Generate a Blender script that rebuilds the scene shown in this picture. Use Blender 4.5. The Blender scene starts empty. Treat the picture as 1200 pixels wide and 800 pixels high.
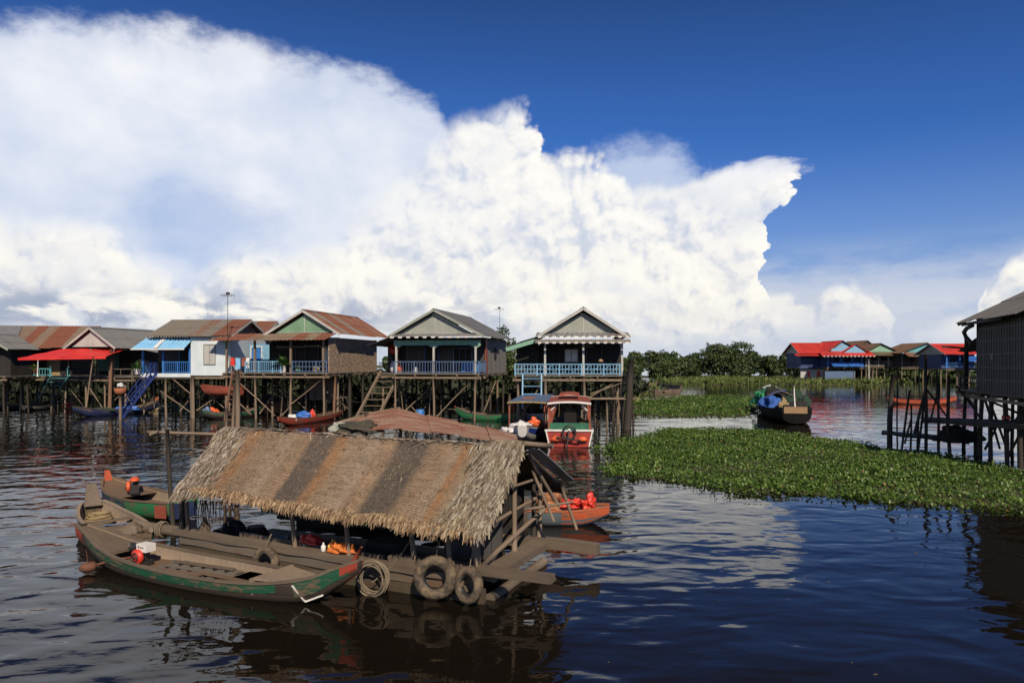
import bpy, bmesh, math, random
from math import radians, sin, cos, pi, atan, atan2, sqrt, hypot
from mathutils import Vector, Matrix
S = bpy.context.scene
COL = S.collection
F, CZ, HY = 880.0, 4.0, 424.0          # focal length in photo pixels, eye height, horizon row

def PX(px, Y): return (px - 600.0) / F * Y
def PZ(py, Y): return CZ - (py - HY) / F * Y
def at(px, py, Y): return Vector((PX(px, Y), Y, PZ(py, Y)))
def onz(px, py, z=0.0):
    Y = F * (CZ - z) / (py - HY)
    return Vector((PX(px, Y), Y, z))

# ------------------------------------------------------------------ camera
cam_d = bpy.data.cameras.new('camera'); cam = bpy.data.objects.new('camera', cam_d); COL.objects.link(cam)
cam.location = (0, 0, CZ); cam.rotation_euler = (pi/2, 0, 0)
cam_d.sensor_width = 36; cam_d.lens = 36 * F / 1200; cam_d.shift_y = (HY - 400) / 1200
cam_d.clip_start = 0.1; cam_d.clip_end = 20000
S.camera = cam
S.view_settings.view_transform = 'Standard'; S.view_settings.look = 'None'
S.view_settings.exposure = 0.0; S.view_settings.gamma = 1.0
S.view_settings.use_curve_mapping = False
S.cycles.use_denoising = True
S.cycles.max_bounces = 6; S.cycles.transparent_max_bounces = 6
S.cycles.caustics_reflective = False; S.cycles.caustics_refractive = False

# ------------------------------------------------------------------ node maths
class N:
    """a socket with arithmetic"""
    def __init__(s, nt, sock): s.nt, s.s = nt, sock
    def _m(s, op, *a, clamp=False):
        n = s.nt.nodes.new('ShaderNodeMath'); n.operation = op; n.use_clamp = clamp
        for i, v in enumerate((s,) + a):
            if isinstance(v, N): s.nt.links.new(v.s, n.inputs[i])
            else: n.inputs[i].default_value = float(v)
        return N(s.nt, n.outputs[0])
    def __add__(s, o): return s._m('ADD', o)
    __radd__ = __add__
    def __mul__(s, o): return s._m('MULTIPLY', o)
    __rmul__ = __mul__
    def __sub__(s, o): return s._m('SUBTRACT', o)
    def __rsub__(s, o): return (s * -1.0) + o
    def __truediv__(s, o): return s._m('DIVIDE', o)
    def __pow__(s, o): return s._m('POWER', o)
    def max(s, o): return s._m('MAXIMUM', o)
    def min(s, o): return s._m('MINIMUM', o)
    def smin(s, o, k): return s._m('SMOOTH_MIN', o, k)
    def smax(s, o, k): return s._m('SMOOTH_MAX', o, k)
    def abs(s): return s._m('ABSOLUTE')
    def sin(s): return s._m('SINE')
    def floor(s): return s._m('FLOOR')
    def sqrt(s): return s._m('SQRT')
    def atan2(s, o): return s._m('ARCTAN2', o)
    def asin(s): return s._m('ARCSINE')
    def clamp(s): return s._m('ADD', 0.0, clamp=True)
    def step(s, a, b, lo=0.0, hi=1.0):
        n = s.nt.nodes.new('ShaderNodeMapRange'); n.interpolation_type = 'SMOOTHSTEP'
        s.nt.links.new(s.s, n.inputs['Value'])
        for k, v in (('From Min', a), ('From Max', b), ('To Min', lo), ('To Max', hi)):
            if isinstance(v, N): s.nt.links.new(v.s, n.inputs[k])
            else: n.inputs[k].default_value = v
        return N(s.nt, n.outputs[0])
    def lin(s, a, b, lo=0.0, hi=1.0):
        n = s.nt.nodes.new('ShaderNodeMapRange')
        s.nt.links.new(s.s, n.inputs['Value'])
        for k, v in (('From Min', a), ('From Max', b), ('To Min', lo), ('To Max', hi)): n.inputs[k].default_value = v
        return N(s.nt, n.outputs[0])

def put(nt, sock, v):
    if isinstance(v, N): nt.links.new(v.s, sock)
    elif isinstance(v, (tuple, list, Vector)) and len(v) == 3 and sock.type == 'RGBA': sock.default_value = (*v, 1)
    else: sock.default_value = v
def xyz(nt, x, y, z=0.0):
    n = nt.nodes.new('ShaderNodeCombineXYZ')
    for i, v in enumerate((x, y, z)): put(nt, n.inputs[i], v)
    return N(nt, n.outputs[0])
def sep(nt, v):
    n = nt.nodes.new('ShaderNodeSeparateXYZ'); nt.links.new(v.s, n.inputs[0])
    return [N(nt, o) for o in n.outputs]
def noise(nt, vec, scale, detail=4, rough=0.5, lac=2.0, dist=0.0, out=0, dims='3D', w=None):
    n = nt.nodes.new('ShaderNodeTexNoise'); n.noise_dimensions = dims
    if vec is not None: nt.links.new(vec.s, n.inputs['Vector'])
    if w is not None: put(nt, n.inputs['W'], w)
    put(nt, n.inputs['Scale'], scale); n.inputs['Detail'].default_value = detail
    n.inputs['Roughness'].default_value = rough; n.inputs['Lacunarity'].default_value = lac
    n.inputs['Distortion'].default_value = dist
    return N(nt, n.outputs[out])
def voronoi(nt, vec, scale, detail=0, rough=0.5, smooth=None, rand=1.0, out='Distance', dims='3D'):
    n = nt.nodes.new('ShaderNodeTexVoronoi'); n.voronoi_dimensions = dims
    n.feature = 'SMOOTH_F1' if smooth is not None else 'F1'
    nt.links.new(vec.s, n.inputs['Vector']); put(nt, n.inputs['Scale'], scale)
    if 'Detail' in n.inputs: n.inputs['Detail'].default_value = detail; n.inputs['Roughness'].default_value = rough
    if smooth is not None: n.inputs['Smoothness'].default_value = smooth
    n.inputs['Randomness'].default_value = rand
    return N(nt, n.outputs[out])
def mix(nt, f, a, b, mode='MIX'):
    n = nt.nodes.new('ShaderNodeMix'); n.data_type = 'RGBA'; n.blend_type = mode
    put(nt, n.inputs['Factor'], f); put(nt, n.inputs[6], a); put(nt, n.inputs[7], b)
    return N(nt, n.outputs[2])
def ramp(nt, f, stops, interp='LINEAR'):
    n = nt.nodes.new('ShaderNodeValToRGB'); put(nt, n.inputs[0], f); cr = n.color_ramp; cr.interpolation = interp
    while len(cr.elements) < len(stops): cr.elements.new(0.5)
    for e, (p, c) in zip(cr.elements, stops): e.position = p; e.color = (*c, 1)
    return N(nt, n.outputs[0])
def group(name, ins, outs, body):
    g = bpy.data.node_groups.new(name, 'ShaderNodeTree')
    for i in ins: g.interface.new_socket(i, in_out='INPUT', socket_type='NodeSocketVector')
    for o in outs: g.interface.new_socket(o, in_out='OUTPUT', socket_type='NodeSocketFloat')
    gi = g.nodes.new('NodeGroupInput'); go = g.nodes.new('NodeGroupOutput')
    res = body(g, *[N(g, s) for s in gi.outputs[:len(ins)]])
    for s, r in zip(go.inputs, res): g.links.new(r.s, s)
    return g
def use(nt, g, *a):
    n = nt.nodes.new('ShaderNodeGroup'); n.node_tree = g
    for i, v in enumerate(a): put(nt, n.inputs[i], v)
    return [N(nt, o) for o in n.outputs]
# ------------------------------------------------------------------ sky, clouds and sun
SUN_AZ, SUN_EL = radians(14), radians(38)              # behind the eye, to its right
sun_to = Vector((sin(SUN_AZ) * cos(SUN_EL), -cos(SUN_AZ) * cos(SUN_EL), sin(SUN_EL)))
sd = bpy.data.lights.new('sun', 'SUN'); sd.energy = 4.9; sd.angle = radians(0.55); sd.color = (1.0, 0.83, 0.63)
so = bpy.data.objects.new('sun', sd); COL.objects.link(so); so.rotation_euler = sun_to.to_track_quat('Z', 'Y').to_euler()
so.location = (30, -40, 60)

W = bpy.data.worlds.new('World'); S.world = W; W.use_nodes = True
nt = W.node_tree; nt.nodes.clear()
W.cycles.sampling_method = 'NONE'

def ael(px, py):
    """photo direction -> (azimuth, elevation) in thousandths of a radian"""
    az = atan((px - 600) / F); el = atan((HY - py) / F * cos(az))
    return az * 1000, el * 1000
A0, A1, E1 = -900.0, 900.0, 500.0
def profile(g, az, pts, soft=True):
    """height of a cloud bank above the horizon as a curve over azimuth"""
    pts = sorted(ael(px, py) for px, py in pts)
    fc = g.nodes.new('ShaderNodeFloatCurve'); cu = fc.mapping.curves[0]
    fa = az.lin(A0, A1); g.links.new(fa.s, fc.inputs['Value'])
    while len(cu.points) < len(pts): cu.points.new(0.5, 0.5)
    for p, (a_, e_) in zip(cu.points, pts):
        p.location = ((a_ - A0) / (A1 - A0), max(e_, -40) / E1 * 0.9 + 0.1); p.handle_type = 'AUTO' if soft else 'VECTOR'
    fc.mapping.update()
    return (N(g, fc.outputs[0]) - 0.1) * (E1 / 0.9)

TALL = [(-900, 470), (330, 470), (385, 330), (420, 232), (470, 182), (505, 152), (545, 128), (600, 118), (628, 138), (640, 166), (662, 168), (690, 176), (716, 198),
        (732, 204), (742, 212), (752, 213), (764, 206), (785, 200), (815, 188), (850, 186), (880, 196), (889, 226), (893, 300), (900, 380), (915, 470), (1800, 470)]
LOW = [(-900, 300), (-300, 250), (-60, 226), (0, 232), (40, 240), (75, 240), (105, 240), (135, 262), (160, 288), (185, 293), (214, 300), (226, 312), (250, 302), (290, 282), (330, 282),
       (355, 276), (400, 262), (440, 300), (600, 350), (760, 330), (800, 322), (850, 330), (886, 350), (900, 344), (935, 340), (950, 352), (962, 338), (1000, 333), (1035, 341), (1046, 366), (1060, 384), (1110, 372), (1160, 356), (1174, 308), (1215, 290), (1300, 300), (1800, 320)]
def cum_body(g, q, qw):
    x, y, _ = sep(g, q); wx, wy, _ = sep(g, qw)
    lean = (y - 118.0).max(0.0) * 0.42 * x.step(185, 230)
    xt = x - lean
    v0 = voronoi(g, qw, 0.0105, dims='2D')
    v1 = voronoi(g, qw, 0.026, dims='2D')
    v2 = voronoi(g, qw, 0.062, 1.2, rough=0.5, dims='2D')
    jit = (wx - x - 23.0) * 0.6 + (v1 - 0.42) * 20 + (v2 - 0.42) * 9
    t = profile(g, xt + jit, TALL)
    l = profile(g, x + jit, LOW)
    fb = noise(g, q, 0.021, 4, 0.6, dims='2D')
    bill = (1.0 - v0 * v0 * 1.5) * 26 + (1.0 - v1 * v1 * 1.6) * 11 + (1.0 - v2 * v2 * 1.7) * 4.2 + (fb - 0.5) * 24
    bs = bill * 0.55 - 18.0
    st = (t - y) * 0.8 + bs; sl = (l - y) * 0.85 + bs
    s = st.max(sl)
    front = sl.step(-4, 12)
    h = bill + (s.max(0.0) * 34.0).sqrt().min(46.0) * 0.35 + front * 14
    return s, h, front
def grp(name, body, ins, outs): return group(name, ins, outs, body)
BG = grp('cumulus', cum_body, ['q', 'qw'], ['edge', 'height', 'front'])

tc = nt.nodes.new('ShaderNodeTexCoord'); d = N(nt, tc.outputs['Generated'])
dx, dy, dz = sep(nt, d)
az = dx.atan2(dy) * 1000.0
el = dz.asin() * 1000.0
q = xyz(nt, az, el)
w = noise(nt, q, 0.009, 3, 0.55, out=1, dims='2D')
def vma(a, b, c):
    n = nt.nodes.new('ShaderNodeVectorMath'); n.operation = 'MULTIPLY_ADD'
    nt.links.new(a.s, n.inputs[0]); n.inputs[1].default_value = (b, b, b)
    if isinstance(c, N): nt.links.new(c.s, n.inputs[2])
    else: n.inputs[2].default_value = c
    return N(nt, n.outputs[0])
qw = vma(w, 46, q)
OFF = (9.0, 13.0, 0)
s0, h0, fr = use(nt, BG, q, qw); s1, h1, fr1 = use(nt, BG, vma(q, 1, OFF), vma(qw, 1, OFF))

# clear air
sk = nt.nodes.new('ShaderNodeTexSky'); sk.sky_type = 'NISHITA'; sk.sun_disc = False
sk.sun_elevation = SUN_EL; sk.sun_rotation = pi - SUN_AZ
sk.air_density = 1.0; sk.dust_density = 0.6; sk.ozone_density = 2.5; sk.altitude = 100
sky = N(nt, sk.outputs[0])
STR = 0.1
sky = mix(nt, 1.0, sky, (0.235, 0.48, 0.94), 'MULTIPLY')
C = lambda r, g_, b: tuple(((v / 255) ** 2.2) / STR for v in (r, g_, b))
sky = mix(nt, el.step(260, 640), sky, mix(nt, 1.0, sky, (0.52, 0.44, 0.38), 'MULTIPLY'))
sky = mix(nt, el.step(-20, 290, 0.88, 0.0), sky, C(150, 175, 214))

# anvil: fibrous sheet on the left
ATOP = [(-900, 60), (-400, 20), (-60, 8), (20, 10), (100, 16), (200, 12), (262, 30), (330, 58), (400, 68), (450, 84), (496, 104), (518, 122), (534, 180), (560, 300), (600, 430), (1800, 470)]
top = profile(nt, az, ATOP, False)
qs = xyz(nt, az * 0.8 + el * 0.45, (el - az * 0.15) * 1.3)
f1 = noise(nt, qs, 0.0075, 6, 0.58, dist=0.5)
f2 = noise(nt, qs, 0.03, 5, 0.62, dims='2D')
asd = top - el + (f1 - 0.5) * 80 + (f2 - 0.5) * 34
aa = asd.step(-8, 30)
thin = noise(nt, xyz(nt, az, el * 1.2), 0.0065, 4, 0.55, dims='2D')
gx, gy = ael(232, 262)
gap = ((az - gx) * (az - gx) / 5200.0 + (el - gy) * (el - gy) / 1500.0 + (f1 - 0.5) * 5.0 + (f2 - 0.5) * 2.0).step(-0.6, 2.8, 0.30, 0.0)
aa = aa * (asd.step(0, 70, 0.85, 1.0)) * (1.0 - gap)
acol = ramp(nt, (f1 - 0.5) * 0.8 + (thin - 0.5) * 1.2 + el.lin(120, 420, 0.36, 0.70), [(0.15, C(200, 214, 238)), (0.5, C(221, 228, 243)), (0.85, C(242, 244, 250))])
out = mix(nt, aa, sky, acol)

# veil on the right near the horizon
vn = noise(nt, xyz(nt, az * 0.5, el * 1.6), 0.012, 5, 0.6, dims='2D')
veil = (el.step(60, 165, 1.0, 0.0) * vn.step(0.24, 0.56) * 0.95).max(el.step(20, 150, 0.8, 0.0)) * az.step(180, 340)
out = mix(nt, veil, out, C(208, 214, 227))
# thin veil hanging between the two towers
bx, by = ael(748, 240)
bt = (((az - bx) * (az - bx) / 9000.0 + (el - by) * (el - by) / 7500.0) + (f2 - 0.5) * 0.9).step(0.3, 1.2, 0.82, 0.0)
out = mix(nt, bt, out, C(204, 216, 238))

# small anvil sheared off the right tower, and the haze trailing below it
wx_, wy_ = ael(878, 207)
wisp = noise(nt, xyz(nt, az * 0.7 - el * 0.25, el * 2.0 + az * 0.12), 0.022, 5, 0.62, dims='2D')
an = ((az - wx_) * (az - wx_) / 3600.0 + (el - wy_ - (az - wx_) * 0.12) * (el - wy_ - (az - wx_) * 0.12) / 300.0 + (wisp - 0.5) * 3.2).step(0.15, 1.5, 1.0, 0.0)
# cumulus towers
lit = (h0 - h1) * 0.036 + 0.57 + (thin - 0.5) * 0.5
softness = az.step(-200, 90, 34.0, 15.0)
ca = s0.step(-4.0, softness)
ccol = ramp(nt, lit, [(0.0, C(205, 213, 229)), (0.28, C(226, 229, 237)), (0.55, C(245, 244, 242)), (1.0, C(255, 253, 247))])
warm = el.step(60, 210, 1.0, 0.0)
ccol = mix(nt, warm * 0.7, ccol, (1.0, 0.975, 0.925), 'MULTIPLY')
# high left shoulder melts into the anvil
lsh = az.step(-330, 20, 1.0, 0.0) * el.step(120, 200) * 0.75
ccol = mix(nt, lsh, ccol, C(224, 230, 243))
# broad shade areas on the bank
sh = (thin - 0.5) * 1.6 + (f1 - 0.5) * 0.9
ccol = mix(nt, sh.step(0.0, 0.45) * 0.55, ccol, C(212, 219, 234))
out = mix(nt, ca, out, ccol)
out = mix(nt, az.step(300, 380) * el.step(30, 120, 0.5, 0.0) * az.step(480, 540, 1.0, 0.3), out, C(205, 212, 226))
out = mix(nt, an * 0.8, out, C(240, 241, 246))

# grey shreds low down
gn = noise(nt, xyz(nt, az * 0.62, el * 1.5), 0.016, 6, 0.6, dist=0.3, dims='2D')
g1 = (el - (gn - 0.5) * 60).step(22, 46) * (el - (gn - 0.5) * 44).step(62, 92, 1.0, 0.0)
g1 = g1 * gn.step(0.40, 0.56) * az.step(-330, -60, 1.0, 0.55) * az.step(-60, 150, 1.0, 0.25)
out = mix(nt, g1 * 0.9, out, C(158, 170, 194))
b0 = (el + (gn - 0.5) * 46).step(10, 58, 1.0, 0.0)
out = mix(nt, b0 * 0.75, out, C(188, 199, 218))
out = mix(nt, el.step(-10.0, 4.0, 1.0, 0.0), out, C(120, 130, 140))
bg = nt.nodes.new('ShaderNodeBackground'); bg.inputs['Strength'].default_value = STR
nt.links.new(out.s, bg.inputs['Color'])
wo = nt.nodes.new('ShaderNodeOutputWorld'); nt.links.new(bg.outputs[0], wo.inputs[0])
# ------------------------------------------------------------------ mesh tools
rnd = random.Random(7)
U = rnd.uniform
class MB:
    def __init__(s): s.v, s.f, s.mi, s.uv, s.sm = [], [], [], {}, []
    def add(s, vs, fs, mi=0, smooth=False):
        o = len(s.v); s.v += [Vector(v) for v in vs]
        for f in fs: s.f.append([i + o for i in f]); s.mi.append(mi); s.sm.append(smooth)
        return o
    def box(s, lo, hi, mi=0):
        (a, b, c), (d, e, f) = lo, hi
        s.add([(a,b,c),(d,b,c),(d,e,c),(a,e,c),(a,b,f),(d,b,f),(d,e,f),(a,e,f)],
              [(0,3,2,1),(4,5,6,7),(0,1,5,4),(1,2,6,5),(2,3,7,6),(3,0,4,7)], mi)
        return s
    def beam(s, p, q, w, h, up=(0,0,1), mi=0, taper=1.0):
        p, q = Vector(p), Vector(q); d = (q - p).normalized(); up = Vector(up)
        if abs(d.dot(up)) > .98: up = Vector((0,1,0))
        a = d.cross(up).normalized() * w/2; b = a.cross(d).normalized() * h/2
        t = taper
        s.add([p-a-b,p+a-b,p+a+b,p-a+b,q-a*t-b*t,q+a*t-b*t,q+a*t+b*t,q-a*t+b*t],
              [(0,1,2,3),(7,6,5,4),(0,4,5,1),(1,5,6,2),(2,6,7,3),(3,7,4,0)], mi)
        return s
    def tube(s, pts, rad, n=6, mi=0, caps=True, smooth=True):
        pts = [Vector(p) for p in pts]; m = len(pts)
        rad = rad if isinstance(rad, (list, tuple)) else [rad] * m
        ref = Vector((0,0,1)); vs = []
        for i, p in enumerate(pts):
            d = (pts[min(i+1,m-1)] - pts[max(i-1,0)]).normalized()
            r = ref if abs(d.dot(ref)) < .95 else Vector((1,0,0))
            a = d.cross(r).normalized(); b = d.cross(a).normalized()
            vs += [p + (a*cos(2*pi*k/n) + b*sin(2*pi*k/n)) * rad[i] for k in range(n)]
        fs = [(i*n+k, i*n+(k+1)%n, (i+1)*n+(k+1)%n, (i+1)*n+k) for i in range(m-1) for k in range(n)]
        o = s.add(vs, fs, mi, smooth)
        if caps:
            s.f += [[o+k for k in range(n)], [o+(m-1)*n+k for k in reversed(range(n))]]; s.mi += [mi]*2; s.sm += [False]*2
        return s
    def pole(s, p, q, r0, r1=None, n=6, bow=0.02, mi=0):
        """a crooked natural pole"""
        p, q = Vector(p), Vector(q); L = (q-p).length; r1 = r0*.8 if r1 is None else r1
        k = 4; pts = []; rr = []
        ox, oy = U(-1,1)*bow*L, U(-1,1)*bow*L
        for i in range(k+1):
            t = i/k; w = sin(pi*t)
            pts.append(p.lerp(q, t) + Vector((ox*w + U(-1,1)*.004*L*w, oy*w, 0))); rr.append((r0+(r1-r0)*t)*U(.92,1.08))
        return s.tube(pts, rr, n, mi)
    def slab(s, a, b, c, d, th=.04, mi=0, nu=1, nv=1, wob=0.0):
        """a thick sheet between four corners"""
        a,b,c,d = map(Vector,(a,b,c,d)); nrm = (b-a).cross(d-a).normalized()
        if nrm.z < 0: nrm = -nrm
        top = []
        for j in range(nv+1):
            for i in range(nu+1):
                u, v = i/nu, j/nv
                p = (a.lerp(b,u)).lerp(d.lerp(c,u), v)
                top.append(p + nrm*U(-1,1)*wob)
        m = len(top); vs = top + [p - nrm*th for p in top]; fs = []
        W_ = nu+1
        for j in range(nv):
            for i in range(nu):
                q = (j*W_+i, j*W_+i+1, (j+1)*W_+i+1, (j+1)*W_+i)
                fs.append(q); fs.append(tuple(m+x for x in reversed(q)))
        bd = [i for i in range(W_)] + [j*W_+nu for j in range(1,nv+1)] + [nv*W_+i for i in range(nu-1,-1,-1)] + [j*W_ for j in range(nv-1,0,-1)]
        for x, y in zip(bd, bd[1:]+bd[:1]): fs.append((x, x+m, y+m, y))
        s.add(vs, fs, mi); return s
    def corr(s, a, b, c, d, pitch=.28, amp=.028, th=.02, mi=0):
        """a corrugated sheet: a-b the top edge, d-c the bottom edge, waves along a-b"""
        a,b,c,d = map(Vector,(a,b,c,d)); L = (b-a).length; n = max(8, int(L/pitch*4))
        nrm = (b-a).cross(d-a).normalized()
        if nrm.z < 0: nrm = -nrm
        vs = []
        for i in range(n+1):
            u = i/n; o = nrm * (sin(u*L/pitch*2*pi)*amp)
            p, q = a.lerp(b,u)+o, d.lerp(c,u)+o
            vs += [p, q, p-nrm*th, q-nrm*th]
        fs = []
        for i in range(n):
            k = i*4
            fs += [(k,k+1,k+5,k+4),(k+2,k+6,k+7,k+3),(k+1,k+3,k+7,k+5),(k,k+4,k+6,k+2)]
        s.add(vs, fs, mi); return s
    def prism(s, poly, ext, mi=0):
        """a flat outline pushed along ext"""
        poly = [Vector(p) for p in poly]; e = Vector(ext); n = len(poly)
        s.add(poly + [p+e for p in poly], [tuple(range(n)), tuple(range(2*n-1, n-1, -1))] + [(i, i+n, (i+1)%n+n, (i+1)%n) for i in range(n)], mi)
        return s
    def lathe(s, prof, c, n=14, mi=0, axis=None, sq=(1,1), smooth=True):
        c = Vector(c); ax = Vector(axis or (0,0,1)).normalized(); R = Vector((0,0,1)).rotation_difference(ax).to_matrix()
        vs = []
        for r, z in prof:
            for k in range(n):
                vs.append(c + R @ Vector((r*cos(2*pi*k/n)*sq[0], r*sin(2*pi*k/n)*sq[1], z)))
        m = len(prof)
        fs = [(i*n+k, i*n+(k+1)%n, (i+1)*n+(k+1)%n, (i+1)*n+k) for i in range(m-1) for k in range(n)]
        o = s.add(vs, fs, mi, smooth)
        s.f += [[o+k for k in reversed(range(n))], [o+(m-1)*n+k for k in range(n)]]; s.mi += [mi]*2; s.sm += [False]*2
        return s
    def torus(s, c, R, r, axis, n=24, m=10, sq=1.0, mi=0):
        c = Vector(c); Q = Vector((0,0,1)).rotation_difference(Vector(axis).normalized()).to_matrix(); vs = []
        for i in range(n):
            a = 2*pi*i/n
            for k in range(m):
                b = 2*pi*k/m; rr = R + r*cos(b)
                vs.append(c + Q @ Vector((rr*cos(a), rr*sin(a), r*sq*sin(b))))
        s.add(vs, [(i*m+k, i*m+(k+1)%m, ((i+1)%n)*m+(k+1)%m, ((i+1)%n)*m+k) for i in range(n) for k in range(m)], mi, True)
        return s
    def lump(s, c, r, n=2, rough=.18, mi=0, flat=0.0):
        if rough >= .12: n, rough = 4, max(.26, rough)
        """a soft uneven heap: a knobbly ball, its underside pressed flat"""
        bm = bmesh.new(); bmesh.ops.create_icosphere(bm, subdivisions=n, radius=1.0)
        ph = [U(0,6.3) for _ in range(6)]
        vs = []
        for v in bm.verts:
            p = v.co; k = 1 + rough*(sin(p.x*3.1+ph[0])*sin(p.y*3.7+ph[1]) + .6*sin(p.z*5.3+ph[2]+p.x*4) + .5*sin(p.y*9+ph[3])*sin(p.x*8+ph[4])) + U(-1,1)*rough*.12
            if n >= 4: k += .05*sin(p.x*15+ph[5]+3*sin(p.y*7+ph[0]))*sin(p.z*9+ph[1]+2*sin(p.x*5)) + .035*sin(p.y*23+p.z*11+4*sin(p.x*6+ph[2]))
            q = p*k
            if q.z < -flat: q.z = -flat + (q.z+flat)*.12
            vs.append(Vector((c[0]+q.x*r[0], c[1]+q.y*r[1], c[2]+q.z*r[2])))
        s.add(vs, [[v.index for v in f.verts] for f in bm.faces], mi, True); bm.free(); return s
    def build(s, name, mats, parent=None, label=None, off=None, mw=None):
        me = bpy.data.meshes.new(name)
        if mw is not None: vs = [mw @ v for v in s.v]
        elif off is not None: vs = [v - off for v in s.v]
        else: vs = s.v
        me.from_pydata([tuple(v) for v in vs], [], s.f)
        mats = mats if isinstance(mats, (list, tuple)) else [mats]
        for m in mats: me.materials.append(m)
        me.polygons.foreach_set('material_index', s.mi); me.polygons.foreach_set('use_smooth', s.sm)
        me.update()
        o = bpy.data.objects.new(name, me); COL.objects.link(o)
        if parent is not None: o.parent = parent
        if label: o['label'] = label
        return o

def tag(o, label, cat, group=None, kind=None):
    if label: o['label'] = label
    if cat: o['category'] = cat
    if group: o['group'] = group
    if kind: o['kind'] = kind
    return o
class Thing:
    """an Empty at the thing's base with its parts; parts are drawn in local axes, or in world axes with w=True"""
    def __init__(s, name, label, cat, loc=(0,0,0), rot=0.0, group=None):
        s.e = bpy.data.objects.new(name, None); COL.objects.link(s.e); s.e.empty_display_size = .3
        s.e.location = loc; s.e.rotation_euler = (0,0,rot); tag(s.e, label, cat, group)
        s.M = Matrix.Translation(Vector(loc)) @ Matrix.Rotation(rot, 4, 'Z'); s.I = s.M.inverted()
    def part(s, mb, name, mat, label=None, w=False, parent=None):
        return mb.build(name, mat, parent or s.e, label, mw=s.I if w else None)
def solo(mb, name, mat, label, cat, group=None, kind=None, loc=None):
    """a thing that is one mesh; loc = its base in world axes"""
    loc = Vector(loc) if loc is not None else Vector((0,0,0))
    o = mb.build(name, mat, off=loc); o.location = loc
    return tag(o, label, cat, group, kind)
def copy_tree(o, parent=None):
    c = o.copy(); COL.objects.link(c)
    if parent is not None: c.parent = parent
    for ch in list(o.children): copy_tree(ch, c)
    return c

# ------------------------------------------------------------------ materials
def base_mat(name):
    m = bpy.data.materials.new(name); m.use_nodes = True; nt = m.node_tree
    b = nt.nodes['Principled BSDF']; t = nt.nodes.new('ShaderNodeTexCoord')
    return m, nt, b, N(nt, t.outputs['Object'])
def bump(nt, b, h, strength=.5, dist=.02):
    n = nt.nodes.new('ShaderNodeBump'); n.inputs['Strength'].default_value = strength; n.inputs['Distance'].default_value = dist
    nt.links.new(h.s, n.inputs['Height']); nt.links.new(n.outputs[0], b.inputs['Normal'])
def scaled(nt, v, s):
    n = nt.nodes.new('ShaderNodeVectorMath'); n.operation = 'MULTIPLY'; nt.links.new(v.s, n.inputs[0]); n.inputs[1].default_value = s
    return N(nt, n.outputs[0])
def island(nt):
    g = nt.nodes.new('ShaderNodeNewGeometry'); return N(nt, g.outputs['Random Per Island'])
def paint(name, c, c2=None, scale=3.0, rough=.6, wear=.35, dirt=(.10,.08,.06), bmp=.25, stretch=(1,1,1)):
    """worn paint or cloth: colour drifting to c2, worn through to dirt in patches"""
    m, nt, b, v = base_mat(name); c2 = c2 or tuple(x*.72 for x in c)
    vs = scaled(nt, v, stretch)
    a = noise(nt, vs, scale, 5, .6); w = noise(nt, vs, scale*2.7, 6, .7)
    col = mix(nt, a.step(.35,.65), c, c2)
    col = mix(nt, w.step(.66-.25*wear, .74-.1*wear)*min(1,wear*2), col, dirt)
    put(nt, b.inputs['Base Color'], col); b.inputs['Roughness'].default_value = rough
    bump(nt, b, w, bmp, .01); return m
def wood(name, c1, c2, grain='z', scale=1.0, rough=.8, bands=None, moss=None):
    """weathered timber, grain along one axis; bands = plank width along the other"""
    m, nt, b, v = base_mat(name)
    st = {'x': (.6,9,9), 'y': (9,.6,9), 'z': (9,9,.6)}[grain]
    g = noise(nt, scaled(nt, v, tuple(k*scale for k in st)), 1.6, 6, .65)
    big = noise(nt, v, .9, 4, .6)
    f = (g*.65 + big*.55 - .1).clamp(); h = g
    if bands:
        x, y, z = sep(nt, v); k = {'x': z, 'y': x, 'z': x + y}[grain] * (1/bands)
        idn = nt.nodes.new('ShaderNodeTexWhiteNoise'); idn.noise_dimensions = '1D'; nt.links.new(k.floor().s, idn.inputs['W'])
        pl = N(nt, idn.outputs[0]); fr = k - k.floor(); gap = (fr - .5).abs().step(.43,.5)
        f = (f*.75 + pl*.45 - .1).clamp(); h = g*.4 - gap*1.0
        col = mix(nt, gap*.75, mix(nt, f, c1, c2), tuple(x*.25 for x in c1))
    else: col = mix(nt, f, c1, c2)
    if moss: col = mix(nt, noise(nt, v, 2.2, 5, .65).step(.52,.66)*.8, col, moss)
    put(nt, b.inputs['Base Color'], col); b.inputs['Roughness'].default_value = rough
    bump(nt, b, h, .5, .015); return m
def tin(name, c, rust, amount, axis='y', sheet=.85, rough=.42, metal=.25):
    """corrugated sheets side by side along one axis, each rusted in its own measure"""
    m, nt, b, v = base_mat(name); x, y, z = sep(nt, v); k = {'x': x, 'y': y}[axis]
    i = nt.nodes.new('ShaderNodeTexWhiteNoise'); i.noise_dimensions = '1D'; nt.links.new((k*(1/sheet)).floor().s, i.inputs['W'])
    r = N(nt, i.outputs[0])
    st = (7,.5,.7) if axis == 'x' else (.5,7,.7)
    n1 = noise(nt, scaled(nt, v, st), 1.2, 6, .68); n2 = noise(nt, v, 1.3, 5, .6)
    ru = (n1*.75 + n2*.35 + r*.85 - .95 + (amount-.5)*1.15).step(-.14,.24)
    base = mix(nt, n2, c, tuple(q*.7 for q in c)); rr = mix(nt, n1, rust, tuple(q*.55 for q in rust))
    col = mix(nt, ru, base, rr)
    seam = ((k*(1/sheet)) - (k*(1/sheet)).floor() - .5).abs().step(.46,.5)
    col = mix(nt, seam*.35, col, tuple(q*.3 for q in c))
    put(nt, b.inputs['Base Color'], col); put(nt, b.inputs['Metallic'], (1.0-ru)*metal); put(nt, b.inputs['Roughness'], ru*.4+rough)
    bump(nt, b, n1, .2, .01); return m
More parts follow.
